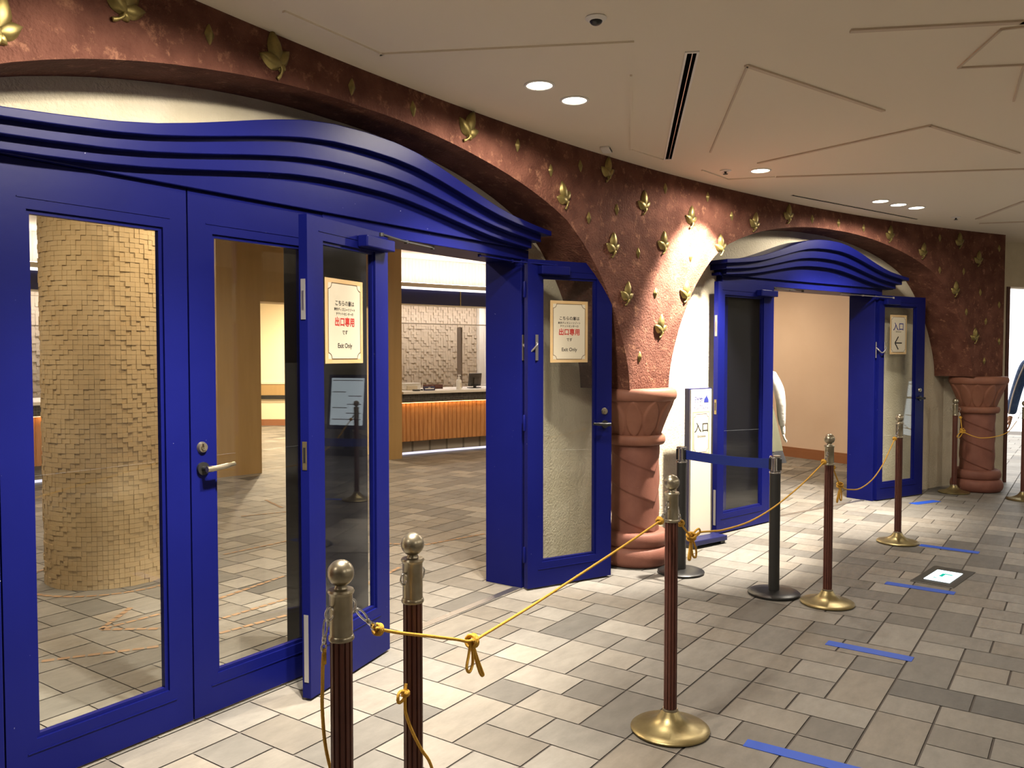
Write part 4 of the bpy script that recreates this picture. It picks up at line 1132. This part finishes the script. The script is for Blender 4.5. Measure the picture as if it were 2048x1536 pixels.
def arc_slab(bm, t0, t1, r0, r1, z0, z1, n=24, mi=0, wave=None):
    """solid following the building's circle between two angles"""
    rows = []
    for i in range(n + 1):
        t = t0 + (t1 - t0) * i / n
        d = wave(i) if wave else 0
        rows.append([bm.verts.new(p) for p in (cyl(t, r0 + d, z0), cyl(t, r0 + d, z1), cyl(t, r1, z1), cyl(t, r1, z0))])
    for a, b in zip(rows, rows[1:]):
        for k in range(4): bm.faces.new((a[k], b[k], b[(k + 1) % 4], a[(k + 1) % 4])).material_index = mi
    bm.faces.new(rows[0]).material_index = mi; bm.faces.new(rows[-1]).material_index = mi

bm = bmesh.new()
arc_slab(bm, 8.45, 9.95, 21.72, 22.1, 0, ZI, 6); arc_slab(bm, 14.9, 15.5, 21.72, 22.1, 0, ZI, 4); arc_slab(bm, 9.95, 14.9, 21.72, 22.1, 2.13, ZI, 16)
tag(obj('wall_tan', bm, M['tan']), 'smooth tan brown wall with a wide opening between the ticket counters', 'wall', kind='structure')
def run_slab(bm, pts, d0, d1, z0, z1):
    """wall-like slab along a polyline in plan; offsets d0..d1 toward the viewer's side"""
    for (xa, ya), (xb, yb) in zip(pts, pts[1:]):
        n = Vector((yb - ya, -(xb - xa), 0)).normalized()
        if n.y > 0: n = -n
        v = [bm.verts.new(Vector((x, y, z)) + n * q) for x, y, q in ((xa, ya, d0), (xb, yb, d0), (xb, yb, d1), (xa, ya, d1)) for z in (z0, z1)]
        for q in ((0, 2, 3, 1), (2, 4, 5, 3), (4, 6, 7, 5), (6, 0, 1, 7), (0, 6, 4, 2), (1, 3, 5, 7)): bm.faces.new([v[i] for i in q])
    return bm
ALC = [(8.6, 14.88), (10.915, 14.114), (13.3, 10.9)]
bm = run_slab(bmesh.new(), ALC, -0.1, 0, 0, ZI)
arc_slab(bm, 9.2, 9.4, 22.1, 27.6, 0, ZI, 1); arc_slab(bm, 15.15, 15.35, 22.1, 24.1, 0, ZI, 1)
tag(obj('wall_alcove', bm, M['creamwall']), 'bright cream wall of the lit alcove behind the tan wall', 'wall', kind='structure')
tag(obj('baseboard_alcove', run_slab(bmesh.new(), ALC, 0, 0.02, 0, 0.13), M['baseboard']), 'brown baseboard in the bright alcove', 'baseboard', kind='structure')
sh = empty('writing_shelf'); tag(sh, 'long tan writing shelf with black lower edge in the bright alcove', 'shelf')
obj('shelf_top', run_slab(bmesh.new(), ALC, 0.001, 0.06, 0.86, 0.895), M['paper'], sh)
obj('apron', run_slab(bmesh.new(), ALC, 0.001, 0.05, 0.63, 0.86), M['tan'], sh)
obj('edge_trim', run_slab(bmesh.new(), ALC, 0.001, 0.055, 0.55, 0.63), M['black'], sh)
def arc_part(name, m, parent, *a, **k):
    bm = bmesh.new(); arc_slab(bm, *a, **k); bmesh.ops.translate(bm, verts=bm.verts, vec=-parent.location); return obj(name, bm, m, parent)

def counter(t0, t1, dr, label, cat_pos):
    root = empty('ticket_counter', cyl((t0 + t1) / 2, 22 + dr)); tag(root, label, 'counter', 'ticket counters')
    n = max(10, int((t1 - t0) * 10))
    arc_part('worktop', M['white'], root, t0, t1, 21.72 + dr, 22.75 + dr, 0.910, 0.945, n)
    tiles = M['bandtile']
    arc_part('tile_band', tiles, root, t0, t1, 21.78 + dr, 22.7 + dr, 0.795, 0.910, n)
    arc_part('metal_strip', M['brass'], root, t0, t1, 21.765 + dr, 21.90 + dr, 0.783, 0.795, n)
    nn = int((t1 - t0) * 0.38 / 0.072) * 8
    def wave(i): return -0.020 * abs(math.sin(PI * (i % 8) / 8)) ** 0.6
    arc_part('wood_front', M['wood'], root, t0, t1, 21.90 + dr, 22.6 + dr, 0.215, 0.775, nn, 0, wave)
    arc_part('light_strip', M['warmstrip'], root, t0, t1, 21.83 + dr, 21.85 + dr, 0.776, 0.782, n)
    arc_part('plinth', M['plinth'], root, t0, t1, 22.0 + dr, 22.6 + dr, 0.045, 0.215, n)
    arc_part('foot_light', M['coolstrip'], root, t0, t1, 22.06 + dr, 22.1 + dr, 0.005, 0.043, n)
    return root
def tile_mat(name, c1, c2, cm, sx, sz, off=0.0):
    m = bpy.data.materials.new(name); m.use_nodes = True; nt = m.node_tree; b = nt.nodes['Principled BSDF']
    tc = nt.nodes.new('ShaderNodeTexCoord')
    # blocks along the arc: angle about the building circle and height
    sep = nt.nodes.new('ShaderNodeSeparateXYZ'); geo = nt.nodes.new('ShaderNodeNewGeometry'); nt.links.new(geo.outputs['Position'], sep.inputs[0])
    sx_ = nt.nodes.new('ShaderNodeMath'); sx_.operation = 'SUBTRACT'; sx_.inputs[1].default_value = CX; nt.links.new(sep.outputs[0], sx_.inputs[0])
    sy_ = nt.nodes.new('ShaderNodeMath'); sy_.operation = 'SUBTRACT'; sy_.inputs[1].default_value = CY; nt.links.new(sep.outputs[1], sy_.inputs[0])
    an = nt.nodes.new('ShaderNodeMath'); an.operation = 'ARCTAN2'; nt.links.new(sx_.outputs[0], an.inputs[0]); nt.links.new(sy_.outputs[0], an.inputs[1])
    ml = nt.nodes.new('ShaderNodeMath'); ml.operation = 'MULTIPLY'; ml.inputs[1].default_value = 22.0; nt.links.new(an.outputs[0], ml.inputs[0])
    cb = nt.nodes.new('ShaderNodeCombineXYZ'); nt.links.new(ml.outputs[0], cb.inputs[0]); nt.links.new(sep.outputs[2], cb.inputs[1])
    br = nt.nodes.new('ShaderNodeTexBrick'); br.offset = off; br.inputs['Scale'].default_value = 1
    br.inputs['Brick Width'].default_value = sx; br.inputs['Row Height'].default_value = sz; br.inputs['Mortar Size'].default_value = min(sx, sz) * 0.06
    br.inputs['Color1'].default_value = (*c1, 1); br.inputs['Color2'].default_value = (*c2, 1); br.inputs['Mortar'].default_value = (*cm, 1)
    nt.links.new(cb.outputs[0], br.inputs['Vector']); nt.links.new(br.outputs['Color'], b.inputs['Base Color'])
    b.inputs['Roughness'].default_value = 0.35
    return m
M['bandtile'] = tile_mat('dark_mosaic_band', (0.012, 0.013, 0.017), (0.055, 0.056, 0.06), (0.16, 0.15, 0.13), 0.029, 0.029)
M['plinth'] = tile_mat('plinth_slabs', (0.30, 0.28, 0.26), (0.36, 0.34, 0.31), (0.16, 0.15, 0.14), 0.30, 0.5)
M['warmstrip'] = glow('warm_strip', (1.0, 0.55, 0.22), 14)
M['coolstrip'] = glow('cool_strip', (0.86, 0.82, 1.0), 1.1)
M['covestrip'] = glow('cove_strip', (1.0, 0.90, 0.86), 15)
counter(15.57, 23.0, 0.0, 'ticket counter with orange wood slats seen through the open doorway', 0)
counter(-3.0, 8.38, 0.85, 'ticket counter glimpsed left of the mosaic column', 1)

# mosaic rear wall of uneven blocks, navy fascia, fluted bright cove
def mosaic_wall(t0, t1, r, z0, z1):
    bm = bmesh.new(); c = 0.048; da = c / r * 180 / PI; nA = int((t1 - t0) / da); nz = int((z1 - z0) / c)
    for i in range(nA):
        for k in range(nz):
            d = random.choice((0, 0.005, 0.012, 0.020)); a0, a1 = t0 + da * (i + 0.03), t0 + da * (i + 0.97); za, zb = z0 + c * k + 0.001, z0 + c * (k + 1) - 0.001
            o = [bm.verts.new(cyl(a, q, z)) for q in (r + 0.01, r - d) for a, z in ((a0, za), (a1, za), (a1, zb), (a0, zb))]
            for q in ((4, 5, 6, 7), (0, 1, 5, 4), (1, 2, 6, 5), (2, 3, 7, 6), (3, 0, 4, 7)): bm.faces.new([o[j] for j in q])
    arc_slab(bm, t0, t1, r + 0.004, r + 0.1, z0, z1, 12)
    return bm
tag(obj('wall_mosaic', mosaic_wall(17.2, 21.88, 23.6, 0.75, 2.46), M['mosaic2']), 'pale mosaic wall behind the ticket counter', 'wall', kind='structure')
tag(obj('wall_mosaic_left', mosaic_wall(3.6, 8.2, 24.3, 0.75, 2.46), M['mosaic2']), 'pale mosaic wall glimpsed left of the mosaic column', 'wall', kind='structure')
bm = bmesh.new(); arc_slab(bm, 21.88, 22.12, 23.5, 23.7, 0, 2.6, 2); arc_slab(bm, 22.12, 25, 23.4, 23.5, 0, 2.6, 6); arc_slab(bm, 15.4, 24, 24.0, 24.1, 0, ZI, 10)
arc_slab(bm, -4, 8.5, 24.6, 24.7, 0, ZI, 6)
tag(obj('wall_counter', bm, M['white']), 'white wall ends beside the pale mosaic panels', 'wall', kind='structure')
def fascia(t0, t1, dr, label):
    root = empty('counter_canopy', cyl((t0 + t1) / 2, 22.3 + dr, 2.22)); tag(root, label, 'canopy', 'navy canopies over the ticket counters')
    n = int((t1 - t0) * 4)
    arc_part('navy_fascia', M['blue2'], root, t0, t1, 22.20 + dr, 22.26 + dr, 2.225, 2.445, n)
    arc_part('lower_trim', M['paper'], root, t0, t1, 22.19 + dr, 22.32 + dr, 2.205, 2.225, n)
    arc_part('ledge', M['paper'], root, t0, t1, 22.12 + dr, 22.7 + dr, 2.475, 2.535, n)
    arc_part('ledge_light', M['covestrip2'], root, t0, t1, 22.15 + dr, 22.25 + dr, 2.450, 2.470, n)
    nn = int((t1 - t0) * 0.39 / 0.06) * 6
    arc_part('fluted_cove', M['white'], root, t0, t1, 22.62 + dr, 22.75 + dr, 2.53, ZI - 0.002, nn, 0, lambda i: -0.012 * abs(math.sin(PI * (i % 6) / 6)) ** 0.7)
    arc_part('cove_light', M['covestrip'], root, t0, t1, 22.22 + dr, 22.34 + dr, 2.536, 2.548, n)
    arc_part('panel_joint', M['brass'], root, (t0 + t1) / 2 - 0.32, (t0 + t1) / 2 - 0.28, 22.19 + dr, 22.21 + dr, 2.225, 2.445, 1)
    arc_part('down_light', M['covestrip'], root, t0, t1, 22.95 + dr, 23.15 + dr, 2.33, 2.345, n)
M['covestrip2'] = glow('cove_strip_thin', (1.0, 0.92, 0.90), 2.2)
fascia(15.5, 23.0, 0.0, 'navy fascia and bright fluted cove above the counter in the open doorway')
fascia(-3.0, 8.45, 0.85, 'navy fascia and bright fluted cove glimpsed left of the mosaic column')

# things on the counter
def onc(t, r, z=0.945): return cyl(t, r, z)
sb = empty('sanitizer_bottle', onc(18.41, 21.92)); tag(sb, 'white pump bottle of hand sanitizer on the ticket counter', 'pump bottle')
bm = bmesh.new(); lathe(bm, [(0, 0.001), (0.040, 0.001), (0.042, 0.006), (0.042, 0.125), (0.036, 0.145), (0.018, 0.158), (0.015, 0.160), (0.015, 0.166), (0, 0.166)], 24); obj('bottle', bm, M['whiteplastic'], sb, smooth=True)
bm = bmesh.new(); lathe(bm, [(0, 0.164), (0.019, 0.164), (0.019, 0.182), (0.007, 0.184), (0.006, 0.208), (0.014, 0.210), (0.014, 0.220), (0, 0.222)], 16); tube(bm, [(0, 0, 0.214), (0.03, 0.0, 0.215), (0.048, 0.0, 0.208)], 0.006, 8); obj('pump', bm, M['whiteplastic'], sb, smooth=True)
obj('label_patch', boxes((-0.018, 0.018, -0.0432, -0.0415, 0.035, 0.10)), M['paper'], sb)
mo = empty('computer_monitor', onc(19.63, 22.22), -math.radians(19) + 0.25); tag(mo, 'black monitor seen from behind at the right end of the ticket counter', 'monitor')
bm = boxes((-0.135, 0.135, -0.02, 0.015, 0.035, 0.235)); bmesh.ops.rotate(bm, verts=bm.verts, matrix=Matrix.Rotation(0.12, 3, 'X')); obj('screen_shell', bm, M['blackmatt'], mo, bevel=0.006)
bm = boxes((-0.06, 0.06, -0.05, -0.02, 0.06, 0.17)); bmesh.ops.rotate(bm, verts=bm.verts, matrix=Matrix.Rotation(0.12, 3, 'X')); obj('rear_housing', bm, M['black'], mo, bevel=0.01)
obj('stand', boxes((-0.02, 0.02, -0.03, 0.0, 0.004, 0.09), (-0.09, 0.09, -0.07, 0.07, 0.001, 0.012)), M['black'], mo, bevel=0.003)
np_ = empty('counter_name_plate', onc(16.93, 21.85), -math.radians(16.7)); tag(np_, 'small navy name plate on the ticket counter', 'name plate')
bm = boxes((-0.095, 0.095, -0.010, 0.010, 0.001, 0.062)); bmesh.ops.rotate(bm, verts=bm.verts, matrix=Matrix.Rotation(-0.2, 3, 'X'), cent=(0, 0, 0)); obj('plate', bm, M['blue2'], np_, bevel=0.002)
bm = boxes((-0.075, 0.075, -0.0125, -0.0100, 0.020, 0.032), (-0.02, 0.02, -0.0115, -0.0090, 0.040, 0.046)); bmesh.ops.rotate(bm, verts=bm.verts, matrix=Matrix.Rotation(-0.2, 3, 'X'), cent=(0, 0, 0)); obj('pale_line', bm, M['whiteplastic'], np_)
bx = empty('white_box', onc(16.60, 22.19), -math.radians(16)); tag(bx, 'white office box at the left end of the ticket counter', 'box')
obj('body', boxes((-0.14, 0.14, -0.09, 0.09, 0.001, 0.105)), M['whiteplastic'], bx, bevel=0.012); obj('front_tray', boxes((-0.11, 0.06, -0.12, -0.088, 0.002, 0.065)), M['paper'], bx, bevel=0.004)
ct = empty('card_reader', onc(16.33, 21.84), -math.radians(16.2)); tag(ct, 'small dark card reader on the counter before the white box', 'card reader')
obj('body', boxes((-0.045, 0.045, -0.04, 0.04, 0.001, 0.022)), M['blackmatt'], ct, bevel=0.005); obj('keypad', boxes((-0.03, 0.03, -0.03, 0.01, 0.022, 0.024)), M['steel'], ct)
pn = empty('pen_stand', onc(16.72, 21.93)); tag(pn, 'pale pen leaning in a stand beside the navy name plate', 'pen')
bm = bmesh.new(); lathe(bm, [(0, 0.001), (0.02, 0.001), (0.018, 0.02), (0, 0.02)], 14); obj('holder', bm, M['blackmatt'], pn, smooth=True); bm = bmesh.new(); tube(bm, [(0, 0, 0.015), (0.035, 0, 0.15)], 0.005, 8); obj('pen', bm, M['whiteplastic'], pn, smooth=True)
tr = empty('document_tray', onc(17.9, 22.35), -math.radians(17.4)); tag(tr, 'low dark brown tray behind the sanitizer bottle', 'tray')
obj('tray', boxes((-0.13, 0.13, -0.08, 0.08, 0.001, 0.006), (-0.13, 0.13, -0.08, -0.074, 0.001, 0.065), (-0.13, 0.13, 0.074, 0.08, 0.001, 0.065), (-0.13, -0.124, -0.08, 0.08, 0.001, 0.065), (0.124, 0.13, -0.08, 0.08, 0.001, 0.065)), M['rustbrown'], tr)
ac = empty('clear_counter_screen', onc(17.5, 22.02)); tag(ac, 'clear screen with metal top rail hanging over the ticket counter', 'clear screen')
arc_part('pane', M['plastic'], ac, 15.6, 21.0, 22.02, 22.025, 1.02, 1.92, 16); arc_part('top_rail', M['steel'], ac, 15.6, 21.0, 22.015, 22.03, 1.92, 1.935, 16)
pd = empty('partition_panel', onc(19.33, 22.46)); tag(pd, 'narrow dark divider standing behind the clear counter screen', 'divider')
arc_part('panel', M['divider'], pd, 19.30, 19.36, 22.40, 22.52, 0.946, 1.90, 1)
for tt in (16.4, 17.9): pass

def room_lamp(x, y, w, label, z=ZI, cone=150): downlight(x, y, w * 0.88, label, cone, 0.7, z, 0.07, 'downlights in the ticket room', 0, 1.0, 0.25, (1.0, 0.79, 0.54))
room_lamp(3.5, 4.35, LAMP_W * 1.14, 'downlight in the ticket room ceiling near the mosaic column')
room_lamp(1.9, 4.3, LAMP_W * 0.8, 'downlight in the ticket room ceiling before the mosaic column, left')
room_lamp(6.3, 5.2, LAMP_W * 1.04, 'downlight in the ticket room ceiling, middle')
room_lamp(8.8, 5.4, LAMP_W * 1.04, 'downlight in the ticket room ceiling before the counter')
room_lamp(4.2, 7.6, LAMP_W * 1.04, 'downlight in the ticket room ceiling before the tan wall')
room_lamp(10.7, 4.3, LAMP_W * 1.5, 'downlight in the ticket room ceiling beside the peach wall')
room_lamp(1.2, 6.5, LAMP_W * 1.25, 'downlight in the ticket room ceiling left of the mosaic column')
room_lamp(8.9, 10.9, LAMP_W * 5.81, 'bright downlight in the alcove behind the tan wall')
room_lamp(10.6, 12.0, LAMP_W * 5.81, 'second bright downlight in the alcove behind the tan wall')

# information board across the hall that shows as a reflection in the folded door
ib = empty('information_board', (10.5, -0.22, 0), math.radians(-84)); tag(ib, 'pale lit information board on a dark stand, mirrored in the folded door glass', 'information board')
bm = boxes((-0.31, 0.31, -0.03, 0.03, 0.38, 1.18)); bmesh.ops.rotate(bm, verts=bm.verts, matrix=Matrix.Rotation(-0.12, 3, 'X'), cent=(0, 0, 0.4)); obj('board', bm, M['blue2'], ib, bevel=0.01)
bm = boxes((-0.26, 0.26, -0.034, -0.030, 0.44, 1.13)); bmesh.ops.rotate(bm, verts=bm.verts, matrix=Matrix.Rotation(-0.12, 3, 'X'), cent=(0, 0, 0.4)); obj('lit_sheet', bm, glow('sheet_glow', (0.80, 0.90, 0.95), 2.2), ib)
bm = boxes(*[(x0, x1, -0.0365, -0.0342, z, z + 0.010) for x0, x1, z in ((-0.24, 0.24, 1.09), (-0.23, -0.02, 0.86), (0.02, 0.23, 0.92), (-0.23, 0.0, 0.74), (0.0, 0.23, 0.69), (-0.23, 0.01, 0.61), (-0.23, 0.23, 0.52))])
bmesh.ops.rotate(bm, verts=bm.verts, matrix=Matrix.Rotation(-0.12, 3, 'X'), cent=(0, 0, 0.4)); obj('ruled_line', bm, M['rustbrown'], ib)
obj('stand', boxes((-0.30, 0.30, -0.10, 0.24, 0.001, 0.10), (-0.05, 0.05, 0.0, 0.08, 0.10, 0.42)), M['blackmatt'], ib, bevel=0.006)

# ------------------------------------------------------------------ people
def skin_mesh(name, verts, edges, m, parent, root=0, sub=2):
    me = bpy.data.meshes.new(name); me.from_pydata([v[0] for v in verts], edges, []); me.materials.append(m)
    o = bpy.data.objects.new(name, me); COL.objects.link(o); o.parent = parent
    sk = o.modifiers.new('skin', 'SKIN'); sk.use_smooth_shade = True
    for i, v in enumerate(verts):
        r = v[1] if isinstance(v[1], tuple) else (v[1], v[1])
        me.skin_vertices[0].data[i].radius = r; me.skin_vertices[0].data[i].use_root = (i == root)
    sb_ = o.modifiers.new('sub', 'SUBSURF'); sb_.levels = sub; sb_.render_levels = sub
    dg = bpy.context.evaluated_depsgraph_get(); dg.update()
    nm = bpy.data.meshes.new_from_object(o.evaluated_get(dg)); o.modifiers.clear(); o.data = nm
    for p in nm.polygons: p.use_smooth = True
    return o
def hand_chain(verts, edges, wrist, p, d, side, k=1.0):
    """palm and five curled fingers appended to a skeleton: p wrist, d pointing direction (down), side = thumb side"""
    p = Vector(p); d = Vector(d).normalized(); s = Vector(side).normalized(); nrm = d.cross(s)
    def add(q, r, par):
        verts.append((tuple(q), r)); edges.append((par, len(verts) - 1)); return len(verts) - 1
    palm = add(p + d * 0.045 * k, 0.020 * k, wrist)
    for i, (off, L) in enumerate(((0.026, 0.068), (0.009, 0.076), (-0.009, 0.070), (-0.026, 0.055))):
        b = add(p + d * 0.085 * k + s * off * k, 0.0095 * k, palm)
        c = add(p + d * (0.085 + L * 0.55) * k + s * off * 1.05 * k + nrm * 0.008 * k, 0.0085 * k, b)
        add(p + d * (0.085 + L) * k + s * off * 1.05 * k + nrm * 0.026 * k, 0.0068 * k, c)
    b = add(p + d * 0.045 * k + s * 0.036 * k + nrm * 0.006, 0.010 * k, palm)
    add(p + d * 0.088 * k + s * 0.052 * k + nrm * 0.018 * k, 0.0085 * k, b)

def head(parent, z, hair_long=True):
    """head with face looking along local -y"""
    bm = bmesh.new(); ell(bm, (0, 0, z), 0.074, 0.092, 0.108, 28, 20)
    for v in bm.verts:
        q = v.co - Vector((0, 0, z))
        if q.z < -0.02: v.co.x *= 1 - 0.9 * min(0.09, -q.z - 0.02) / 0.2
        if q.y < 0 and q.z < -0.05: v.co.y -= 0.006
        # brow, nose and eye hollows
        if q.y < -0.05:
            for sx in (-1, 1):
                d = (Vector((q.x, q.z)) - Vector((sx * 0.031, 0.006))).length
                if d < 0.02: v.co.y += 0.006 * (1 - d / 0.02)
    o = obj('head', bm, M['skin'], parent, smooth='all')
    bm = bmesh.new(); tube(bm, [(0, -0.086, z + 0.006), (0, -0.100, z - 0.018), (0, -0.104, z - 0.030), (0, -0.088, z - 0.036)], [0.007, 0.010, 0.013, 0.009], 10)
    for s in (-1, 1): ell(bm, (s * 0.074, 0.012, z - 0.006), 0.010, 0.020, 0.030, 10, 8)
    obj('nose_and_ears', bm, M['skin'], o, smooth='all')
    bm = bmesh.new()
    for s in (-1, 1): ell(bm, (s * 0.031, -0.078, z + 0.006), 0.012, 0.008, 0.007, 10, 8)
    obj('eyes', bm, M['black'], o, smooth='all')
    bm = bmesh.new(); ell(bm, (0, -0.086, z - 0.056), 0.022, 0.006, 0.006, 10, 6); obj('mouth', bm, M['red'], o, smooth='all')
    bm = bmesh.new(); ell(bm, (0, 0.014, z + 0.018), 0.084, 0.094, 0.106, 24, 16)
    for v in bm.verts:
        if v.co.y < -0.03 and v.co.z < z + 0.055: v.co.y = -0.03 + (v.co.y + 0.03) * 0.15
    if hair_long: ell(bm, (0, 0.105, z - 0.02), 0.042, 0.038, 0.046, 14, 10)
    obj('hair', bm, M['hair'], o, smooth='all')

def staff():
    root = empty('person', (7.965, 2.675, 0), math.radians(118)); tag(root, 'person in white blouse, olive skirt and white gloves, half hidden behind the right door', 'person')
    V = [((0, 0, 0.86), (0.125, 0.10)), ((0, 0.005, 1.0), (0.105, 0.085)), ((0, 0.01, 1.16), (0.12, 0.09)), ((0, 0.015, 1.27), (0.085, 0.07)), ((0, 0.01, 1.34), 0.046), ((0, 0.0, 1.42), 0.045)]
    E_ = [(0, 1), (1, 2), (2, 3), (3, 4), (4, 5)]
    for s in (-1, 1):
        b = len(V)
        V += [((s * 0.08, 0, 0.80), 0.085), ((s * 0.085, -0.01, 0.46), 0.055), ((s * 0.085, 0.015, 0.27), 0.05), ((s * 0.085, 0.02, 0.09), 0.034), ((s * 0.09, -0.05, 0.045), 0.034), ((s * 0.095, -0.13, 0.03), 0.027)]
        E_ += [(0, b), (b, b + 1), (b + 1, b + 2), (b + 2, b + 3), (b + 3, b + 4), (b + 4, b + 5)]
    skin_mesh('body', V, E_, M['skin'], root)
    V = [((0, 0.005, 1.00), (0.115, 0.095)), ((0, 0.01, 1.14), (0.135, 0.105)), ((0, 0.015, 1.26), (0.10, 0.08)), ((0, 0.012, 1.335), 0.052)]
    E_ = [(0, 1), (1, 2), (2, 3)]
    for s in (-1, 1):
        b = len(V)
        V += [((s * 0.145, 0.02, 1.265), 0.058), ((s * 0.205, 0.035, 1.13), 0.056), ((s * 0.225, 0.03, 1.01), 0.049), ((s * 0.238, -0.01, 0.88), 0.044), ((s * 0.255, -0.05, 0.77), 0.034)]
        E_ += [(2, b), (b, b + 1), (b + 1, b + 2), (b + 2, b + 3), (b + 3, b + 4)]
    bl = skin_mesh('blouse', V, E_, M['cloth_white'], root)
    for s in (-1, 1):
        V = [((s * 0.256, -0.046, 0.785), 0.028), ((s * 0.262, -0.055, 0.755), 0.024)]; E_ = [(0, 1)]
        hand_chain(V, E_, 1, (s * 0.262, -0.055, 0.755), (0.12 * s, -0.12, -1), (0, -1, 0.1), 0.95)
        skin_mesh('glove', V, E_, M['cloth_white'], root)
    def skirt(nm, za, zb, ra, rb, m):
        bm = bmesh.new(); n = 64; rows = []
        for k in range(13):
            t = k / 12; z = za + (zb - za) * t; r = ra + (rb - ra) * t ** 0.8
            rows.append([bm.verts.new(((r * 1.12 + 0.012 * t * math.cos(9 * 2 * PI * i / n)) * math.cos(2 * PI * i / n), (r * 0.9 + 0.012 * t * math.cos(9 * 2 * PI * i / n)) * math.sin(2 * PI * i / n), z)) for i in range(n)])
        for a, b in zip(rows, rows[1:]):
            for i in range(n): bm.faces.new((a[i], a[(i + 1) % n], b[(i + 1) % n], b[i]))
        obj(nm, bm, m, root, smooth='all')
    skirt('skirt', 1.03, 0.545, 0.118, 0.218, M['cloth_olive']); skirt('skirt_hem', 0.548, 0.43, 0.220, 0.250, M['cloth_black'])
    for s in (-1, 1):
        bm = bmesh.new(); ell(bm, (s * 0.092, -0.055, 0.034), 0.042, 0.115, 0.033, 16, 10); obj('shoe', bm, M['black'], root, smooth='all')
    head(root, 1.50, False)
staff()

def visitor():
    root = empty('person', (11.42, 0.44, 0), math.radians(-90)); tag(root, 'person in blue denim jacket with a pale sleeve stripe, cut off at the right edge', 'person')
    V = [((0, 0, 0.92), (0.14, 0.11)), ((0, 0.0, 1.15), (0.135, 0.10)), ((0, 0.01, 1.38), (0.10, 0.08)), ((0, 0.01, 1.46), 0.052), ((0, 0, 1.55), 0.05)]
    E_ = [(0, 1), (1, 2), (2, 3), (3, 4)]
    skin_mesh('body', V, E_, M['skin'], root)
    V = [((0, 0, 0.93), (0.15, 0.12))]; E_ = []
    for s in (-1, 1):
        b = len(V); V += [((s * 0.09, 0, 0.80), 0.10), ((s * 0.10, -0.01, 0.48), 0.075), ((s * 0.10, 0.02, 0.08), 0.065)]; E_ += [(0, b), (b, b + 1), (b + 1, b + 2)]
    skin_mesh('trousers', V, E_, M['trouser'], root)
    V = [((0, 0, 0.90), (0.17, 0.135)), ((0, 0.0, 1.16), (0.165, 0.125)), ((0, 0.01, 1.36), (0.13, 0.10)), ((0, 0.01, 1.46), 0.065)]; E_ = [(0, 1), (1, 2), (2, 3)]
    for s in (-1, 1):
        b = len(V); V += [((s * 0.19, 0.01, 1.38), 0.075), ((s * 0.245, 0.03, 1.20), 0.068), ((s * 0.285, 0.03, 1.05), 0.066), ((s * 0.315, 0.0, 0.90), 0.064), ((s * 0.335, -0.03, 0.76), 0.060)]
        E_ += [(2, b), (b, b + 1), (b + 1, b + 2), (b + 2, b + 3), (b + 3, b + 4)]
    skin_mesh('denim_jacket', V, E_, M['denim'], root)
    for s in (-1, 1):
        bm = bmesh.new(); tube(bm, smooth_pts([(s * 0.205, -0.055, 1.36), (s * 0.262, -0.035, 1.20), (s * 0.305, -0.034, 1.05), (s * 0.335, -0.062, 0.90), (s * 0.352, -0.088, 0.77)], 6), 0.008, 8); obj('sleeve_stripe', bm, M['whiteplastic'], root, smooth='all')
        V = [((s * 0.337, -0.035, 0.75), 0.030), ((s * 0.34, -0.04, 0.725), 0.027)]; E_ = [(0, 1)]
        hand_chain(V, E_, 1, (s * 0.34, -0.04, 0.725), (0.05 * s, -0.15, -1), (0, -1, 0.1)); skin_mesh('hand', V, E_, M['skin'], root)
        bm = bmesh.new(); ell(bm, (s * 0.10, -0.05, 0.045), 0.048, 0.13, 0.044, 16, 10); obj('shoe', bm, M['whiteplastic'], root, smooth='all')
    head(root, 1.63, False)
visitor()
